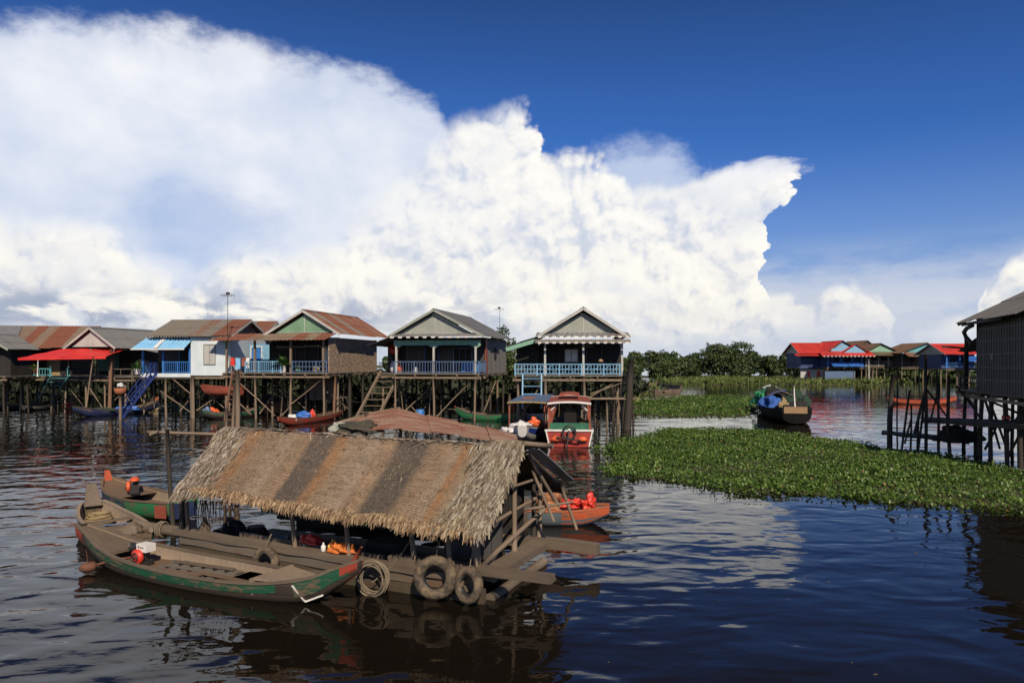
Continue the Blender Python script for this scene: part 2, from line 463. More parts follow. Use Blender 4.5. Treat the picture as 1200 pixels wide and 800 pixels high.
def leaf(name, stops, rough=.5, trans=.25):
    m, nt, b, v = base_mat(name)
    col = ramp(nt, island(nt), stops); big = noise(nt, v, .35, 3, .5)
    col = mix(nt, big.step(.35,.65)*.5, col, mix(nt, 1.0, col, (.5,.58,.5), 'MULTIPLY'))
    col = mix(nt, noise(nt, v, 1.3, 4, .6).step(.56,.70)*.35, col, mix(nt, 1.0, col, (1.25,1.05,.6), 'MULTIPLY'))
    put(nt, b.inputs['Base Color'], col); b.inputs['Roughness'].default_value = rough
    if trans:
        tr = nt.nodes.new('ShaderNodeBsdfTranslucent'); nt.links.new(col.s, tr.inputs[0]); mx = nt.nodes.new('ShaderNodeMixShader')
        mx.inputs[0].default_value = trans; nt.links.new(b.outputs[0], mx.inputs[1]); nt.links.new(tr.outputs[0], mx.inputs[2])
        nt.links.new(mx.outputs[0], nt.nodes['Material Output'].inputs[0])
    return m
M = dict(
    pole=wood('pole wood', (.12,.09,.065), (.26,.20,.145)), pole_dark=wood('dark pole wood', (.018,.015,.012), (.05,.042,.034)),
    pole_red=wood('reddish pole wood', (.13,.07,.045), (.24,.14,.09)),
    plank=wood('grey planks', (.085,.075,.065), (.20,.18,.155), 'x'), plank_y=wood('grey planks along', (.085,.075,.065), (.20,.18,.155), 'y'),
    hullwood=wood('weathered hull timber', (.042,.032,.024), (.215,.17,.125), 'x', 1, .7),
    brown=wood('brown boards', (.065,.042,.028), (.215,.145,.095), 'x', 1.0, .75),
    wall_dark=wood('dark board wall', (.034,.034,.036), (.085,.085,.085), 'z', 1, .85, .22),
    wall_grey=wood('grey board wall', (.13,.125,.115), (.27,.26,.235), 'z', 1, .85, .25),
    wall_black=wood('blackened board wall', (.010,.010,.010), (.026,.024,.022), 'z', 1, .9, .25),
    wall_blue=wood('dark blue board wall', (.015,.028,.07), (.03,.05,.12), 'z', 1, .8, .5),
    wall_white=paint('pale blue white painted wall', (.52,.62,.68), (.62,.70,.74), 1.2, .55, .14, (.25,.24,.22)),
    gable_grey=paint('grey green gable board', (.30,.32,.29), (.24,.27,.24), .9, .7, .2, (.2,.18,.15)),
    gable_green=paint('green gable board', (.17,.30,.19), (.13,.24,.15), .9, .7, .2, (.15,.13,.10)),
    gable_pale=paint('pale grey gable board', (.46,.47,.45), (.36,.37,.36), .9, .7, .2, (.25,.22,.2)),
    blue=paint('bright blue paint', (.035,.18,.52), (.03,.14,.42), 2, .5, .15), blue_deep=paint('deep blue paint', (.015,.045,.26), (.012,.035,.2), 2, .5, .15),
    blue_pale=paint('pale blue paint', (.20,.42,.62), (.16,.34,.52), 2, .5, .2), blue_grey=paint('grey blue paint', (.09,.15,.27), (.07,.12,.22), 2, .5, .25),
    awning_blue=paint('sky blue sheet', (.20,.46,.74), (.24,.5,.74), 1, .5, .08), white=paint('white paint', (.72,.72,.70), (.62,.62,.6), 2, .5, .12),
    green=paint('green paint', (.025,.15,.085), (.018,.10,.055), 3, .55, .38, (.07,.06,.045)), mint=paint('mint green paint', (.22,.42,.30), (.17,.34,.25), 1.5, .6, .2),
    teal=paint('teal paint', (.10,.38,.42), (.08,.3,.35), 2, .55, .2), red=paint('red paint', (.36,.035,.025), (.25,.03,.022), 3.0, .55, .38),
    tarp_red=paint('red tarpaulin', (.68,.035,.03), (.56,.03,.025), .8, .5, .03), orange=paint('orange plastic', (.66,.12,.035), (.52,.09,.03), 3, .5, .15),
    tarp_blue=paint('blue tarpaulin', (.04,.16,.52), (.03,.11,.4), 1.5, .5, .05), tarp_white=paint('white tarpaulin', (.62,.63,.64), (.5,.52,.54), 1.5, .5, .05),
    redwood=paint('dull red hull', (.30,.075,.045), (.22,.055,.035), 2.5, .6, .3), darkhull=paint('tarred hull', (.016,.015,.015), (.026,.023,.021), 2, .65, .25, (.045,.037,.03)),
    navyhull=paint('navy hull', (.02,.035,.10), (.018,.025,.07), 2, .5, .3), black=paint('black metal', (.018,.018,.019), (.03,.03,.03), 5, .45, .2),
    engine_red=paint('red engine paint', (.62,.05,.03), (.5,.04,.025), 8, .4, .15, (.05,.03,.02)), rustmetal=paint('rusted iron', (.16,.06,.03), (.09,.045,.03), 8, .8, .4),
    tin_grey=tin('grey tin roof', (.27,.28,.28), (.20,.10,.06), .12, 'y'), tin_grey_x=tin('grey tin roof along', (.27,.28,.29), (.30,.11,.055), .18, 'x'),
    tin_rust=tin('rusty tin roof', (.30,.27,.23), (.24,.095,.055), .58, 'y'), tin_rust_x=tin('rusty tin roof along', (.30,.27,.22), (.22,.085,.052), .46, 'x'),
    tin_red_x=tin('rust red tin roof', (.32,.24,.18), (.23,.085,.052), .66, 'x'), tin_dark=tin('dull grey tin roof', (.24,.235,.23), (.10,.06,.04), .1, 'y', rough=.5),
    tin_dark2=tin('weathered dark tin roof', (.20,.21,.21), (.2,.1,.06), .1, 'y'), tin_brown=tin('brown tin roof', (.20,.15,.10), (.2,.10,.06), .5, 'y'),
    net_dark=paint('dark green net', (.012,.035,.022), (.02,.05,.03), 6, .9, .2, (.03,.03,.02), .8), net_green=paint('green net', (.03,.28,.12), (.02,.2,.09), 6, .8, .1, (.02,.05,.03), .8),
    net_blue=paint('blue net', (.03,.12,.42), (.02,.08,.3), 6, .8, .1, (.02,.03,.06), .8), cane=paint('woven cane', (.38,.17,.075), (.28,.12,.055), 5, .8, .25),
    straw=paint('dry straw', (.30,.23,.12), (.2,.15,.08), 6, .9, .2), rubber=paint('muddy tyre rubber', (.045,.036,.028), (.17,.13,.085), 7, .9, .5, (.022,.019,.017), .6),
    rope=paint('rope', (.20,.165,.115), (.13,.11,.08), 8, .9, .1), terracotta=paint('terracotta', (.34,.11,.05), (.26,.09,.045), 4, .8, .15),
    mud=paint('wet mud and reeds', (.05,.05,.022), (.075,.06,.03), 1.2, .9, .2), cloth_orange=paint('orange cloth', (.62,.18,.03), (.5,.13,.03), 6, .85, .05),
    yellow=paint('yellow cloth', (.62,.42,.08), (.5,.34,.07), 5, .85, .05), cardboard=paint('brown card', (.30,.20,.11), (.24,.16,.09), 3, .85, .1),
)
def weave():
    m, nt, b, v = base_mat('woven palm wall'); x, y, z = sep(nt, v)
    n1 = noise(nt, scaled(nt, v, (1,3.2,7)), 1.4, 5, .7); n2 = noise(nt, v, 1.1, 4, .6); n3 = noise(nt, scaled(nt, v, (1,5,11)), 1.6, 3, .6)
    col = mix(nt, n1.step(.3,.72), (.12,.085,.06), (.50,.385,.28)); col = mix(nt, n2.step(.4,.7)*.5, col, (.26,.18,.125)); col = mix(nt, n3.step(.60,.68), col, (.05,.036,.028))
    put(nt, b.inputs['Base Color'], col); b.inputs['Roughness'].default_value = .9; bump(nt, b, n1, .8, .05); return m
M['weave'] = weave()
M['green_bright'] = paint('bright green paint', (.035,.26,.10), (.03,.2,.075), 3, .5, .28, (.07,.06,.045)); M['blue_greyd'] = paint('slate paint', (.10,.13,.15), (.08,.10,.12), 3, .6, .25)
M['orange_deck'] = paint('faded orange boards', (.42,.12,.05), (.3,.1,.05), 3, .65, .35); M['tin_raft'] = paint('rust red sheet', (.22,.085,.05), (.31,.21,.15), 1.3, .85, .4, (.12,.06,.04), .3, (1,3,1))
def thatch(name, kind):
    m, nt, b, v = base_mat(name)
    uvn = nt.nodes.new('ShaderNodeUVMap'); uv = N(nt, uvn.outputs[0]); u, w, _ = sep(nt, uv)
    wob = noise(nt, scaled(nt, uv, (2.0,5.0,1)), 1.0, 4, .6)
    uu = u + (wob-.5)*.018
    fine = noise(nt, scaled(nt, uv, (75,150,1)), 1.0, 4, .7); lines = noise(nt, scaled(nt, uv, (7,165,1)), 1.0, 4, .65)
    br, br2, dk, dk2, og, gr = (.41,.285,.18), (.36,.26,.17), (.115,.098,.088), (.135,.115,.10), (.42,.23,.11), (.43,.345,.255)
    col = ramp(nt, uu, [(0,gr),(.10,br),(.130,og),(.140,og),(.165,br2),(.27,gr),(.30,br2),(.335,br),(.35,dk),(.42,dk2),(.440,og),(.455,og),(.48,br2),(.56,gr),(.60,br),(.625,br2),(.645,dk),(.725,dk),(.75,br2),(.79,br),(.83,gr),(.845,og),(.855,og),(.87,br2),(.91,gr),(1,gr)])
    big = noise(nt, scaled(nt, uv, (16,5,1)), 1.0, 5, .65)
    col = mix(nt, big.step(.38,.7)*.40, col, (.17,.13,.095))
    col = mix(nt, (lines.step(.40,.60,1,0))*.38, col, (.045,.036,.03))
    pal = noise(nt, scaled(nt, uv, (24,34,1)), 1.0, 6, .75)
    col = mix(nt, pal.step(.60,.70)*.55, col, (.38,.31,.235))
    col = mix(nt, fine.step(.3,.7)*.35, col, mix(nt, 1.0, col, (.55,.52,.5), 'MULTIPLY'))
    put(nt, b.inputs['Base Color'], col); b.inputs['Roughness'].default_value = .95
    bump(nt, b, lines*.7+fine*.5, .7, .03); return m
M['thatch'] = thatch('palm thatch', 0)
M['thatch_leaf'] = leaf('dry palm leaf', [(0,(.10,.075,.056)),(.3,(.22,.17,.13)),(.7,(.36,.30,.245)),(1,(.54,.48,.42))], .9, .10)
M['fringe_leaf'] = leaf('dry palm leaf tips', [(0,(.10,.06,.035)),(.35,(.26,.165,.10)),(.7,(.42,.29,.18)),(1,(.58,.43,.29))], .9, .12)
M['hyacinth'] = leaf('water hyacinth leaf', [(0,(.042,.092,.016)),(.4,(.078,.150,.022)),(.75,(.118,.205,.030)),(.975,(.155,.245,.05)),(.988,(.24,.20,.06)),(1,(.26,.13,.06))], .42, .28)
M['reed'] = leaf('grass blade', [(0,(.07,.11,.02)),(.6,(.13,.19,.04)),(1,(.20,.21,.07))], .6, .25)
def canoe_out():
    """old hull planking: seams along the strakes, flaking tar, silt line near the water"""
    m, nt, b, v = base_mat('old canoe planking'); x, y, z = sep(nt, v)
    g = noise(nt, scaled(nt, v, (.7,6,9)), 1.5, 6, .7); p = noise(nt, scaled(nt, v, (1,1,2.2)), 2.6, 6, .7); big = noise(nt, v, 1.1, 4, .6)
    col = mix(nt, g.step(.3,.7), (.05,.036,.026), (.17,.12,.08)); col = mix(nt, p.step(.5,.62)*.8, col, (.022,.018,.016))
    k = z*(1/.135) + (big-.5)*.5; fr = k - k.floor(); seam = (fr-.5).abs().step(.44,.49)
    col = mix(nt, seam*.85, col, (.012,.010,.009)); sil = (z + (p-.5)*.10).step(.05,.15,1,0)
    col = mix(nt, sil*.7, col, (.075,.062,.042))
    put(nt, b.inputs['Base Color'], col); b.inputs['Roughness'].default_value = .8; bump(nt, b, g*.6-seam, .6, .015); return m
M['canoe_out'] = canoe_out()
def flaked(name, c, wear, under=(.075,.052,.036)):
    """paint flaking off timber in long streaks"""
    m, nt, b, v = base_mat(name); s1 = noise(nt, scaled(nt, v, (1.2,5,7)), 2.2, 7, .75); s2 = noise(nt, scaled(nt, v, (1,1,3)), 5.5, 5, .7); s3 = noise(nt, v, 1.4, 4, .6)
    f = (s1*.6+s2*.35+s3*.4-.68).step(-wear*.12+.03,-wear*.12+.13)
    col = mix(nt, s3, c, tuple(q*.5 for q in c)); gr = noise(nt, scaled(nt, v, (.8,8,10)), 2, 5, .7)
    col = mix(nt, f, col, mix(nt, gr, under, tuple(q*2.3 for q in under)))
    put(nt, b.inputs['Base Color'], col); put(nt, b.inputs['Roughness'], f*.25+.6); bump(nt, b, f, .4, .006); return m
M['band_green'] = flaked('flaking dark green band', (.012,.095,.05), .30); M['band_red'] = flaked('flaking red paint', (.36,.055,.03), .4)
M['band_bright'] = flaked('flaking bright green paint', (.025,.22,.085), .35); M['band_navy'] = flaked('flaking navy paint', (.02,.035,.10), .5); M['band_orange'] = flaked('flaking orange paint', (.55,.11,.04), .25)
M['tree'] = leaf('tree leaf', [(0,(.020,.042,.010)),(.5,(.042,.075,.018)),(1,(.08,.115,.032))], .6, .2)
M['tree_shade'] = leaf('leaf darkened for shade', [(0,(.008,.014,.005)),(.6,(.014,.024,.008)),(1,(.026,.04,.012))], .7, .1)  # tree leaf darkened so the shade sits in the colour itself
M['tree_light'] = leaf('pale tree leaf', [(0,(.04,.065,.018)),(.5,(.065,.10,.028)),(1,(.10,.13,.04))], .6, .2)
M['palm'] = leaf('pot plant leaf', [(0,(.035,.09,.02)),(1,(.10,.19,.05))], .5, .2)
M['bark'] = wood('bark', (.05,.04,.03), (.11,.09,.07))
# ------------------------------------------------------------------ water
def water_mat():
    m, nt, b, v = base_mat('dark lake water'); x, y, z = sep(nt, v)
    b.inputs['Base Color'].default_value = (.0085,.0068,.0048,1); b.inputs['Roughness'].default_value = .02; b.inputs['IOR'].default_value = 1.24
    big = noise(nt, scaled(nt, v, (.70,1.0,1)), 1.25, 1.0, .4, dist=.5)
    mid = noise(nt, scaled(nt, v, (.62,1.0,1)), 2.9, 1.5, .45, dist=.4); swell = noise(nt, scaled(nt, v, (.6,1.0,1)), .42, 1, .4)
    fin = noise(nt, scaled(nt, v, (.6,1.0,1)), 8.0, 2, .5)
    calm = noise(nt, scaled(nt, v, (1,.6,1)), .055, 3, .5).step(.36,.62)
    lee = (x*.55 - y*.12).step(-3.0, 3.0, 1.0, .62)        # sheltered, calmer on the right of the houseboat
    far = (y).step(26, 100, 1.0, .46)
    h = (swell*.11 + big*.082*(calm*.35+.75) + mid*.021*(calm*.6+.5) + fin*.0042*(calm+.2)) * lee * far
    n = nt.nodes.new('ShaderNodeBump'); n.inputs['Strength'].default_value = 1; n.inputs['Distance'].default_value = .62
    nt.links.new(h.s, n.inputs['Height']); nt.links.new(n.outputs[0], b.inputs['Normal']); return m
mb = MB(); mb.add([(-6000,-300,0),(6000,-300,0),(6000,9000,0),(-6000,9000,0)], [(0,1,2,3)])
solo(mb, 'water', water_mat(), None, None, kind='structure')

# ------------------------------------------------------------------ leaves, reeds and trees
def inside(p, poly):
    x, y = p; c = False; j = len(poly)-1
    for i in range(len(poly)):
        (xi, yi), (xj, yj) = poly[i], poly[j]
        if (yi > y) != (yj > y) and x < (xj-xi)*(y-yi)/(yj-yi)+xi: c = not c
        j = i
    return c
def edge_dist(p, poly):
    best = 1e9; P = Vector(p)
    for a, b in zip(poly, poly[1:]+poly[:1]):
        a, b = Vector(a), Vector(b); d = b-a; t = max(0, min(1, (P-a).dot(d)/max(d.dot(d),1e-9))); best = min(best, (P-a-d*t).length)
    return best
def ragged(poly, step, amp):
    out = []
    for a, b in zip(poly, poly[1:]+poly[:1]):
        a, b = Vector(a), Vector(b); n = max(1, int((b-a).length/step))
        for i in range(n):
            p = a.lerp(b, i/n); out.append((p.x+U(-amp,amp), p.y+U(-amp,amp)))
    return out
def lumpy(x, y, s):
    return .5+.25*(sin(x*s+1.3)*cos(y*s*1.13+.4)+sin(x*s*2.3+y*s*1.7+2)*.6+cos(x*s*.51-y*s*.77)*.4)
def floating_mat(name, label, pix, dens, size, h, mat, tall=0.0, cat='water plants', rag=.35):
    poly = ragged(ragged([tuple(onz(px,py,0).xy) for px, py in pix], size*12, rag*1.6), size*4, rag*.45)
    xs = [p[0] for p in poly]; ys = [p[1] for p in poly]
    area = abs(sum(a[0]*b[1]-b[0]*a[1] for a, b in zip(poly, poly[1:]+poly[:1])))/2
    mb = MB()
    n = int(area*dens); k = 0; tries = 0
    while k < n and tries < n*20:
        tries += 1
        x, y = U(min(xs),max(xs)), U(min(ys),max(ys))
        if not inside((x,y), poly):
            if rnd.random() > .5 or edge_dist((x,y), poly) > size*11*rnd.random()**2.5: continue
        e = 1.0
        if tries % 2 == 0: e = min(1, edge_dist((x,y), poly)/(size*6))*.7+.3
        if rnd.random() > .35+.65*lumpy(x,y,.9)*e*1.6: continue
        k += 1
        hh = h*(.15+1.5*lumpy(x,y,1.3)**1.5+.5*max(0,lumpy(x*1.0,y,.45)-.5))*U(.4,1.4)*(.5+.5*e); s = size*U(.5,1.45)*(.75+.5*lumpy(x+9,y,.7)); a = U(0,2*pi); tl = U(.15,1.15)
        if tall and rnd.random() < tall:        # upright blade
            w = s*.12; q = h*U(1.2,3.4); dx_, dy_ = cos(a), sin(a); l = U(.1,.5)*q
            mb.add([(x-dx_*w,y-dy_*w,.02),(x+dx_*w,y+dy_*w,.02),(x+dy_*l*.4+dx_*w*.6,y-dx_*l*.4+dy_*w*.6,q*.6),(x+dy_*l,y-dx_*l,q)], [(0,1,2,3)]); continue
        f = Vector((cos(a)*cos(tl), sin(a)*cos(tl), sin(tl))); r = Vector((-sin(a), cos(a), 0)); up = f.cross(r)*-1
        c = Vector((x, y, max(.015,hh))); cup = up*s*.13
        mb.add([c, c+f*s*.35+r*s*.45+cup, c+f*s*.85+r*s*.3+cup, c+f*s, c+f*s*.85-r*s*.3+cup, c+f*s*.35-r*s*.45+cup, c+f*s*.5], [(0,1,6),(1,2,6),(2,3,6),(3,4,6),(4,5,6),(5,0,6)])
    ctr = sum((Vector((*p,0)) for p in poly), Vector())/len(poly)
    # a low ragged bed of stems and mud the leaves grow from
    bed = [(p[0]+(ctr.x-p[0])*.02, p[1]+(ctr.y-p[1])*.02) for p in poly]
    mb.add([(*p,.03) for p in bed]+[(*p,-.08) for p in bed], [tuple(range(len(bed)))] + [(i,i+len(bed),(i+1)%len(bed)+len(bed),(i+1)%len(bed)) for i in range(len(bed))], 1)
    return solo(mb, name, [mat, M['mud']], label, cat, kind='stuff')

floating_mat('water_hyacinth', 'broad floating bed of bright green water hyacinth in the open channel',
    [(708,548),(722,538),(742,532),(722,526),(733,517),(760,507),(800,503),(870,503),(925,509),(985,518),(1060,529),(1120,540),(1215,555),(1250,606),(1200,599),(1100,592),(1020,588),(940,582),(880,577),(820,569),(765,562),(733,556)], 215, .085, .095, M['hyacinth'], .02)
floating_mat('water_hyacinth', 'narrow green floating bed of hyacinth beside the net boat',
    [(726,485),(748,481),(744,475),(772,468),(800,464.5),(850,464),(884,466),(893,474),(884,486),(840,486),(800,488),(750,488)], 44, .15, .14, M['hyacinth'], .2, rag=.6)
floating_mat('reeds', 'tall grassy strip in the water before the big tree',
    [(775,448),(812,444.5),(860,443),(918,446),(921,449.5),(860,451),(800,450.5)], 5.0, .5, .36, M['reed'], .55, 'reeds', rag=1.4)
floating_mat('reeds', 'low grass verge in front of the red roofed houses',
    [(905,450),(960,447.6),(1030,447.2),(1068,448),(1034,450.6),(980,451.5),(925,452.2)], 3.4, .55, .42, M['reed'], .55, 'reeds', rag=1.0)
floating_mat('reeds', 'grassy hummock round the woven fish pen',
    [(722,452),(748,448),(752,455),(735,470),(722,473)], 7, .4, .4, M['reed'], .5, 'reeds', rag=.8)

# far bank under the trees
mb = MB(); pts = [(-1500,176),(-60,150),(-20,150),(8,188),(40,196),(95,208),(130,170),(330,160),(1500,240),(1500,900),(-1500,900)]
pts = ragged(pts[:9], 14, 4)[:-1] + pts[9:]
pts = [p for p in pts if p[1] > 120]
mb.add([(*p,.22) for p in pts]+[(*p,-.4) for p in pts], [tuple(range(len(pts)))]+[(i,i+len(pts),(i+1)%len(pts)+len(pts),(i+1)%len(pts)) for i in range(len(pts))])
solo(mb, 'bank', paint('bank soil and grass', (.055,.075,.022), (.075,.075,.03), .25, .95, .2, (.08,.065,.04)), None, None, kind='structure')

def crown_mesh(mb, c, r, n, size, flat=.55, seedballs=9, holes=.15):
    """leaf clumps gathered on the shells of several uneven balls"""
    balls = []
    for i in range(seedballs):
        a = U(0,2*pi); q = sqrt(rnd.random())*.72; zz = U(-.55,.75)
        balls.append((Vector((c[0]+cos(a)*q*r[0], c[1]+sin(a)*q*r[1], c[2]+zz*r[2])), U(.26,.48)))
    tot = sum(b[1]**2 for b in balls)
    for bc, br in balls:
        for _ in range(int(n*br*br/tot)):
            d = Vector((U(-1,1),U(-1,1),U(-1,1)))
            if d.length > 1 or d.length < .1: d = Vector((U(-.6,.6),U(-.6,.6),U(.1,.9)))
            d.normalize()
            rad = br*(1 - abs(rnd.gauss(0,.22)))*(1+.22*sin(d.x*7+bc.x)*sin(d.z*6+bc.y)+.15*sin(d.y*11+d.x*9))
            p = bc + Vector((d.x*rad*r[0]*1.15, d.y*rad*r[1]*1.15, d.z*rad*r[2]*1.15))
            nrm = (d + Vector((U(-.9,.9),U(-.9,.9),U(-.5,1.0)))).normalized()
            t = nrm.cross(Vector((U(-1,1),U(-1,1),U(-1,1)))).normalized(); bt = nrm.cross(t)
            s = size*U(.55,1.25)
            mb.add([p-t*s, p+bt*s*.45, p+t*s, p-bt*s*.45], [(0,1,2,3)])
def tree(name, label, x, y, h, w, mat, n, group=None, trunk_h=.35, size=None, lean=0.0, z0=0.1, balls=9, limbs=4, cz=.60, ch=.46):
    T = Thing(name, label, 'tree', (x, y, z0), U(0,6), group)
    tk = MB(); th = h*trunk_h; top = Vector((lean, 0, th))
    tk.tube([(0,0,-.4),(lean*.3,0,th*.5),top], [h*.035,h*.026,h*.02], 7)
    for i in range(limbs):
        a = 2*pi*i/limbs+U(-.5,.5); e = top+Vector((cos(a)*w*.28, sin(a)*w*.28, h*U(.2,.42)))
        tk.tube([top-Vector((0,0,th*.25)), top.lerp(e,.5)+Vector((0,0,h*.05)), e], [h*.016,h*.011,h*.005], 5)
    T.part(tk, 'trunk', M['bark'])
    cm = MB(); crown_mesh(cm, (lean*.8,0,h*cz), (w*.5,w*.5,h*ch), n, size or max(.22,w*.045), seedballs=balls)
    T.part(cm, 'crown', mat); return T
big = tree('tree', 'largest dark tree standing alone above the far tree line', PX(848,186), 186, 7.7, 12.8, M['tree'], 8000, None, .25, .40, -1.2, .2, 22, 6, .50, .50)
g = 'trees in the far tree line'
row = [(728,204,5.4,9),(745,215,6.2,8.5),(764,196,6.6,9),(780,206,6.0,7.5),(793,185,5.0,8),(806,222,6.4,9),(822,210,5.6,8),(877,206,6.2,8),(890,214,5.4,8),(903,200,4.8,8),(916,222,6.4,9),(931,232,6.0,9),(738,172,4.2,6.5),(776,170,3.8,6),(868,178,3.6,6),(812,176,3.4,6)]
for i, (px, Y, h, w) in enumerate(row):
    pale = i in (0,4,11,13)
    tree('tree', 'pale green bushy tree in the low tree line beyond the reeds' if pale else 'dark green bushy tree in the low tree line beyond the reeds', PX(px,Y), Y, h, w, M['tree_light' if pale else 'tree'], 2400, 'pale trees in the far tree line' if pale else 'dark trees in the far tree line', .22, .42, U(-.4,.4), .0, 10, 3, .47, .53)
tree('tree', 'dark tree top showing just right of the long grey roof between the twin houses', PX(588,78), 78, 6.9, 3.2, M['tree'], 1800, None, .4, .2, 0, 0, 7, 4)
tree('tree', 'small green tree behind the gap left of the pale blue railed house', PX(597,72), 72, 4.9, 3.2, M['tree_light'], 1400, None, .25, .18, 0, 0, 7, 3)
for px, Y, h, w in [(10,84,4.0,8),(62,86,4.2,8),(118,84,3.9,8),(170,84,4.0,8),(228,80,4.1,7.5),(285,79,4.2,8),(335,80,4.0,8),(392,79,4.2,8),(448,77,4.4,6.5),(500,78,3.9,7),(552,76,4.0,7),(640,74,3.6,7),(690,76,3.5,7),(-40,86,4.2,8),(728,80,2.2,4),(36,92,4.4,9),(90,92,4.4,9),(145,91,4.4,9),(200,90,4.4,9),(256,88,4.4,9),(310,88,4.4,9),(362,87,4.4,9),(420,86,4.4,8),(476,84,4.2,8),(526,84,4.2,8),(578,82,4.2,7),(614,82,4.2,7),(664,84,4.0,8),(706,84,3.6,7)]:
    tree('shrub', 'dark shrub with shade painted into its leaves, behind the stilt houses', PX(px,Y), Y, h, w*1.25, M['tree_shade'], 3600, 'shrubs behind the stilt houses', .12, .42, 0, -.1, 12, 3, .38, .52)  # dense and near black so the gaps under the houses read as shade
for px, Y, h, w in [(985,172,3.6,14),(1020,178,3.8,15),(1052,172,3.6,14),(1085,170,3.6,14),(1120,160,3.4,13),(950,176,3.4,12)]:
    tree('shrub', 'dark shrub added behind the far row of houses', PX(px,Y), Y, h, w, M['tree'], 2600, 'shrubs behind the far houses', .12, .55, 0, -.1, 12, 3, .38, .52)  # added as a dark mass so the water under the stilts stays dim
# the wood that closes the horizon
mb = MB()
for i in range(150):
    x = U(-420, 420); y = U(250, 300); h = U(3.2,6.4)
    if abs(x/y) > .85: continue
    crown_mesh(mb, (x,y,h*.45), (U(4,7),U(4,7),h*.6), 330, .85, seedballs=5)
solo(mb, 'treeline', M['tree'], 'low dark wood closing the horizon behind the lake', 'wood', kind='stuff')
# ------------------------------------------------------------------ stilt houses: shared carpentry (local axes: x along the front, y into the house)
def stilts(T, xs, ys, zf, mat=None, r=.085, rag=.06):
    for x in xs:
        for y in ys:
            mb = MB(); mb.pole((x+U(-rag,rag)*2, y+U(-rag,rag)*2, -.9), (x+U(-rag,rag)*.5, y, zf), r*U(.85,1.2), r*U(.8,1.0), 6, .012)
            T.part(mb, 'stilt', (mat or M['pole']) if y == ys[0] or rnd.random() < .15 else M['pole_dark'])  # inner rows get darker wood, painting in the shade under the floor
def clutter(T, x0, x1, y0, y1, zf, n):
    """thin crooked poles and cross sticks crowding the space under a house"""
    for i in range(n):
        mb = MB(); x, y = U(x0,x1), U(y0,y1); r = U(.03,.055)
        k = rnd.random()
        if k < .55: mb.pole((x,y,-.8),(x+U(-.25,.25),y+U(-.1,.1),zf*U(.55,1)-.1), r, r*.8, 5, .02); nm = 'prop'
        elif k < .8: mb.pole((x,y,U(.1,1.2)),(min(x1,max(x0,x+U(-2.2,2.2))),y+U(-.2,.2),U(1.4,zf-.2)), r*.8, r*.7, 5, .02); nm = 'brace'
        else:
            z = U(.5,zf-.5); mb.pole((x,y,z),(min(x1,max(x0,x+U(-2.5,2.5))),y+U(-.3,.3),z+U(-.15,.15)), r*.8, r*.7, 5, .02); nm = 'cross_stick'
        T.part(mb, nm, M[('pole','pole_dark','pole_mid')[i%3]])
def braces(T, lst, mat=None, r=.05):
    for p, q in lst:
        mb = MB(); mb.pole(p, q, r, r*.85, 5, .01); T.part(mb, 'brace', mat or M['pole'])
def deck(T, x0, x1, y0, y1, z, mat='plank', th=.07):
    mb = MB()
    n = max(2, int((y1-y0)/.32))
    for i in range(n):
        a = y0+(y1-y0)*i/n; mb.box((x0+U(-.04,.04), a+.008, z-th+U(-.006,.006)), (x1+U(-.05,.05), a+(y1-y0)/n-.008, z+U(-.006,.006)))
    f = T.part(mb, 'floor', M[mat])
    j = MB()
    k = max(2, int((x1-x0)/1.5))
    for i in range(k+1):
        x = x0+.08+(x1-x0-.16)*i/k; j.beam((x,y0-.08,z-th-.08),(x,y1,z-th-.08),.07,.13)
    j.beam((x0-.1,y0+.06,z-th-.22),(x1+.1,y0+.06,z-th-.22),.09,.13)
    T.part(j, 'joist', M['pole'], parent=f)
def railing(T, p, q, z, h, mat, step=.16, mid=False, lattice=False):
    p, q = Vector((*p,z)), Vector((*q,z)); L = (q-p).length; d = (q-p)/L; mb = MB()
    up = Vector((0,0,1))
    mb.beam(p+up*h, q+up*h, .06, .055); mb.beam(p+up*.1, q+up*.1, .05, .05)
    if mid: mb.beam(p+up*h*.55, q+up*h*.55, .045, .045)
    n = max(1, int(L/step))
    for i in range(n+1):
        b = p + d*(L*i/n); w = .075 if i % 7 == 0 or i == n else .032
        if w > .05: mb.beam(b-up*.02, b+up*(h+.04), w, w)
        else: mb.beam(b+up*.125, b+up*(h-.028), w, w)
    if lattice:
        n = max(1, int(L/.55))
        for i in range(n):
            a, b = p+d*(L*i/n), p+d*(L*(i+1)/n)
            mb.beam(a+up*.14+Vector((0,.045,0)), b+up*(h-.04)+Vector((0,.045,0)), .025, .025)
    return T.part(mb, 'railing', mat)
def porch_posts(T, pts, z0, z1, mat, w=.11, name='porch_post'):
    for x, y in pts:
        mb = MB(); mb.beam((x,y,z0),(x+U(-.02,.02),y,z1),w,w); T.part(mb, name, mat)
def walls(T, x0, x1, y0, y1, z0, z1, mat, name='wall', th=.07, front=True, sides=(True,True), back=True, label=None, smat=None):
    smat = smat or mat
    if front: T.part(MB().box((x0+.001,y0,z0),(x1-.001,y0+th,z1)), 'front_'+name, mat)
    if sides[0]: T.part(MB().box((x0,y0+th+.002,z0),(x0+th,y1-th-.002,z1)), 'side_'+name, smat)
    if sides[1]: T.part(MB().box((x1-th,y0+th+.002,z0),(x1,y1-th-.002,z1)), 'side_'+name, smat)
    if back: T.part(MB().box((x0+.001,y1-th,z0),(x1-.001,y1,z1)), 'back_'+name, smat)
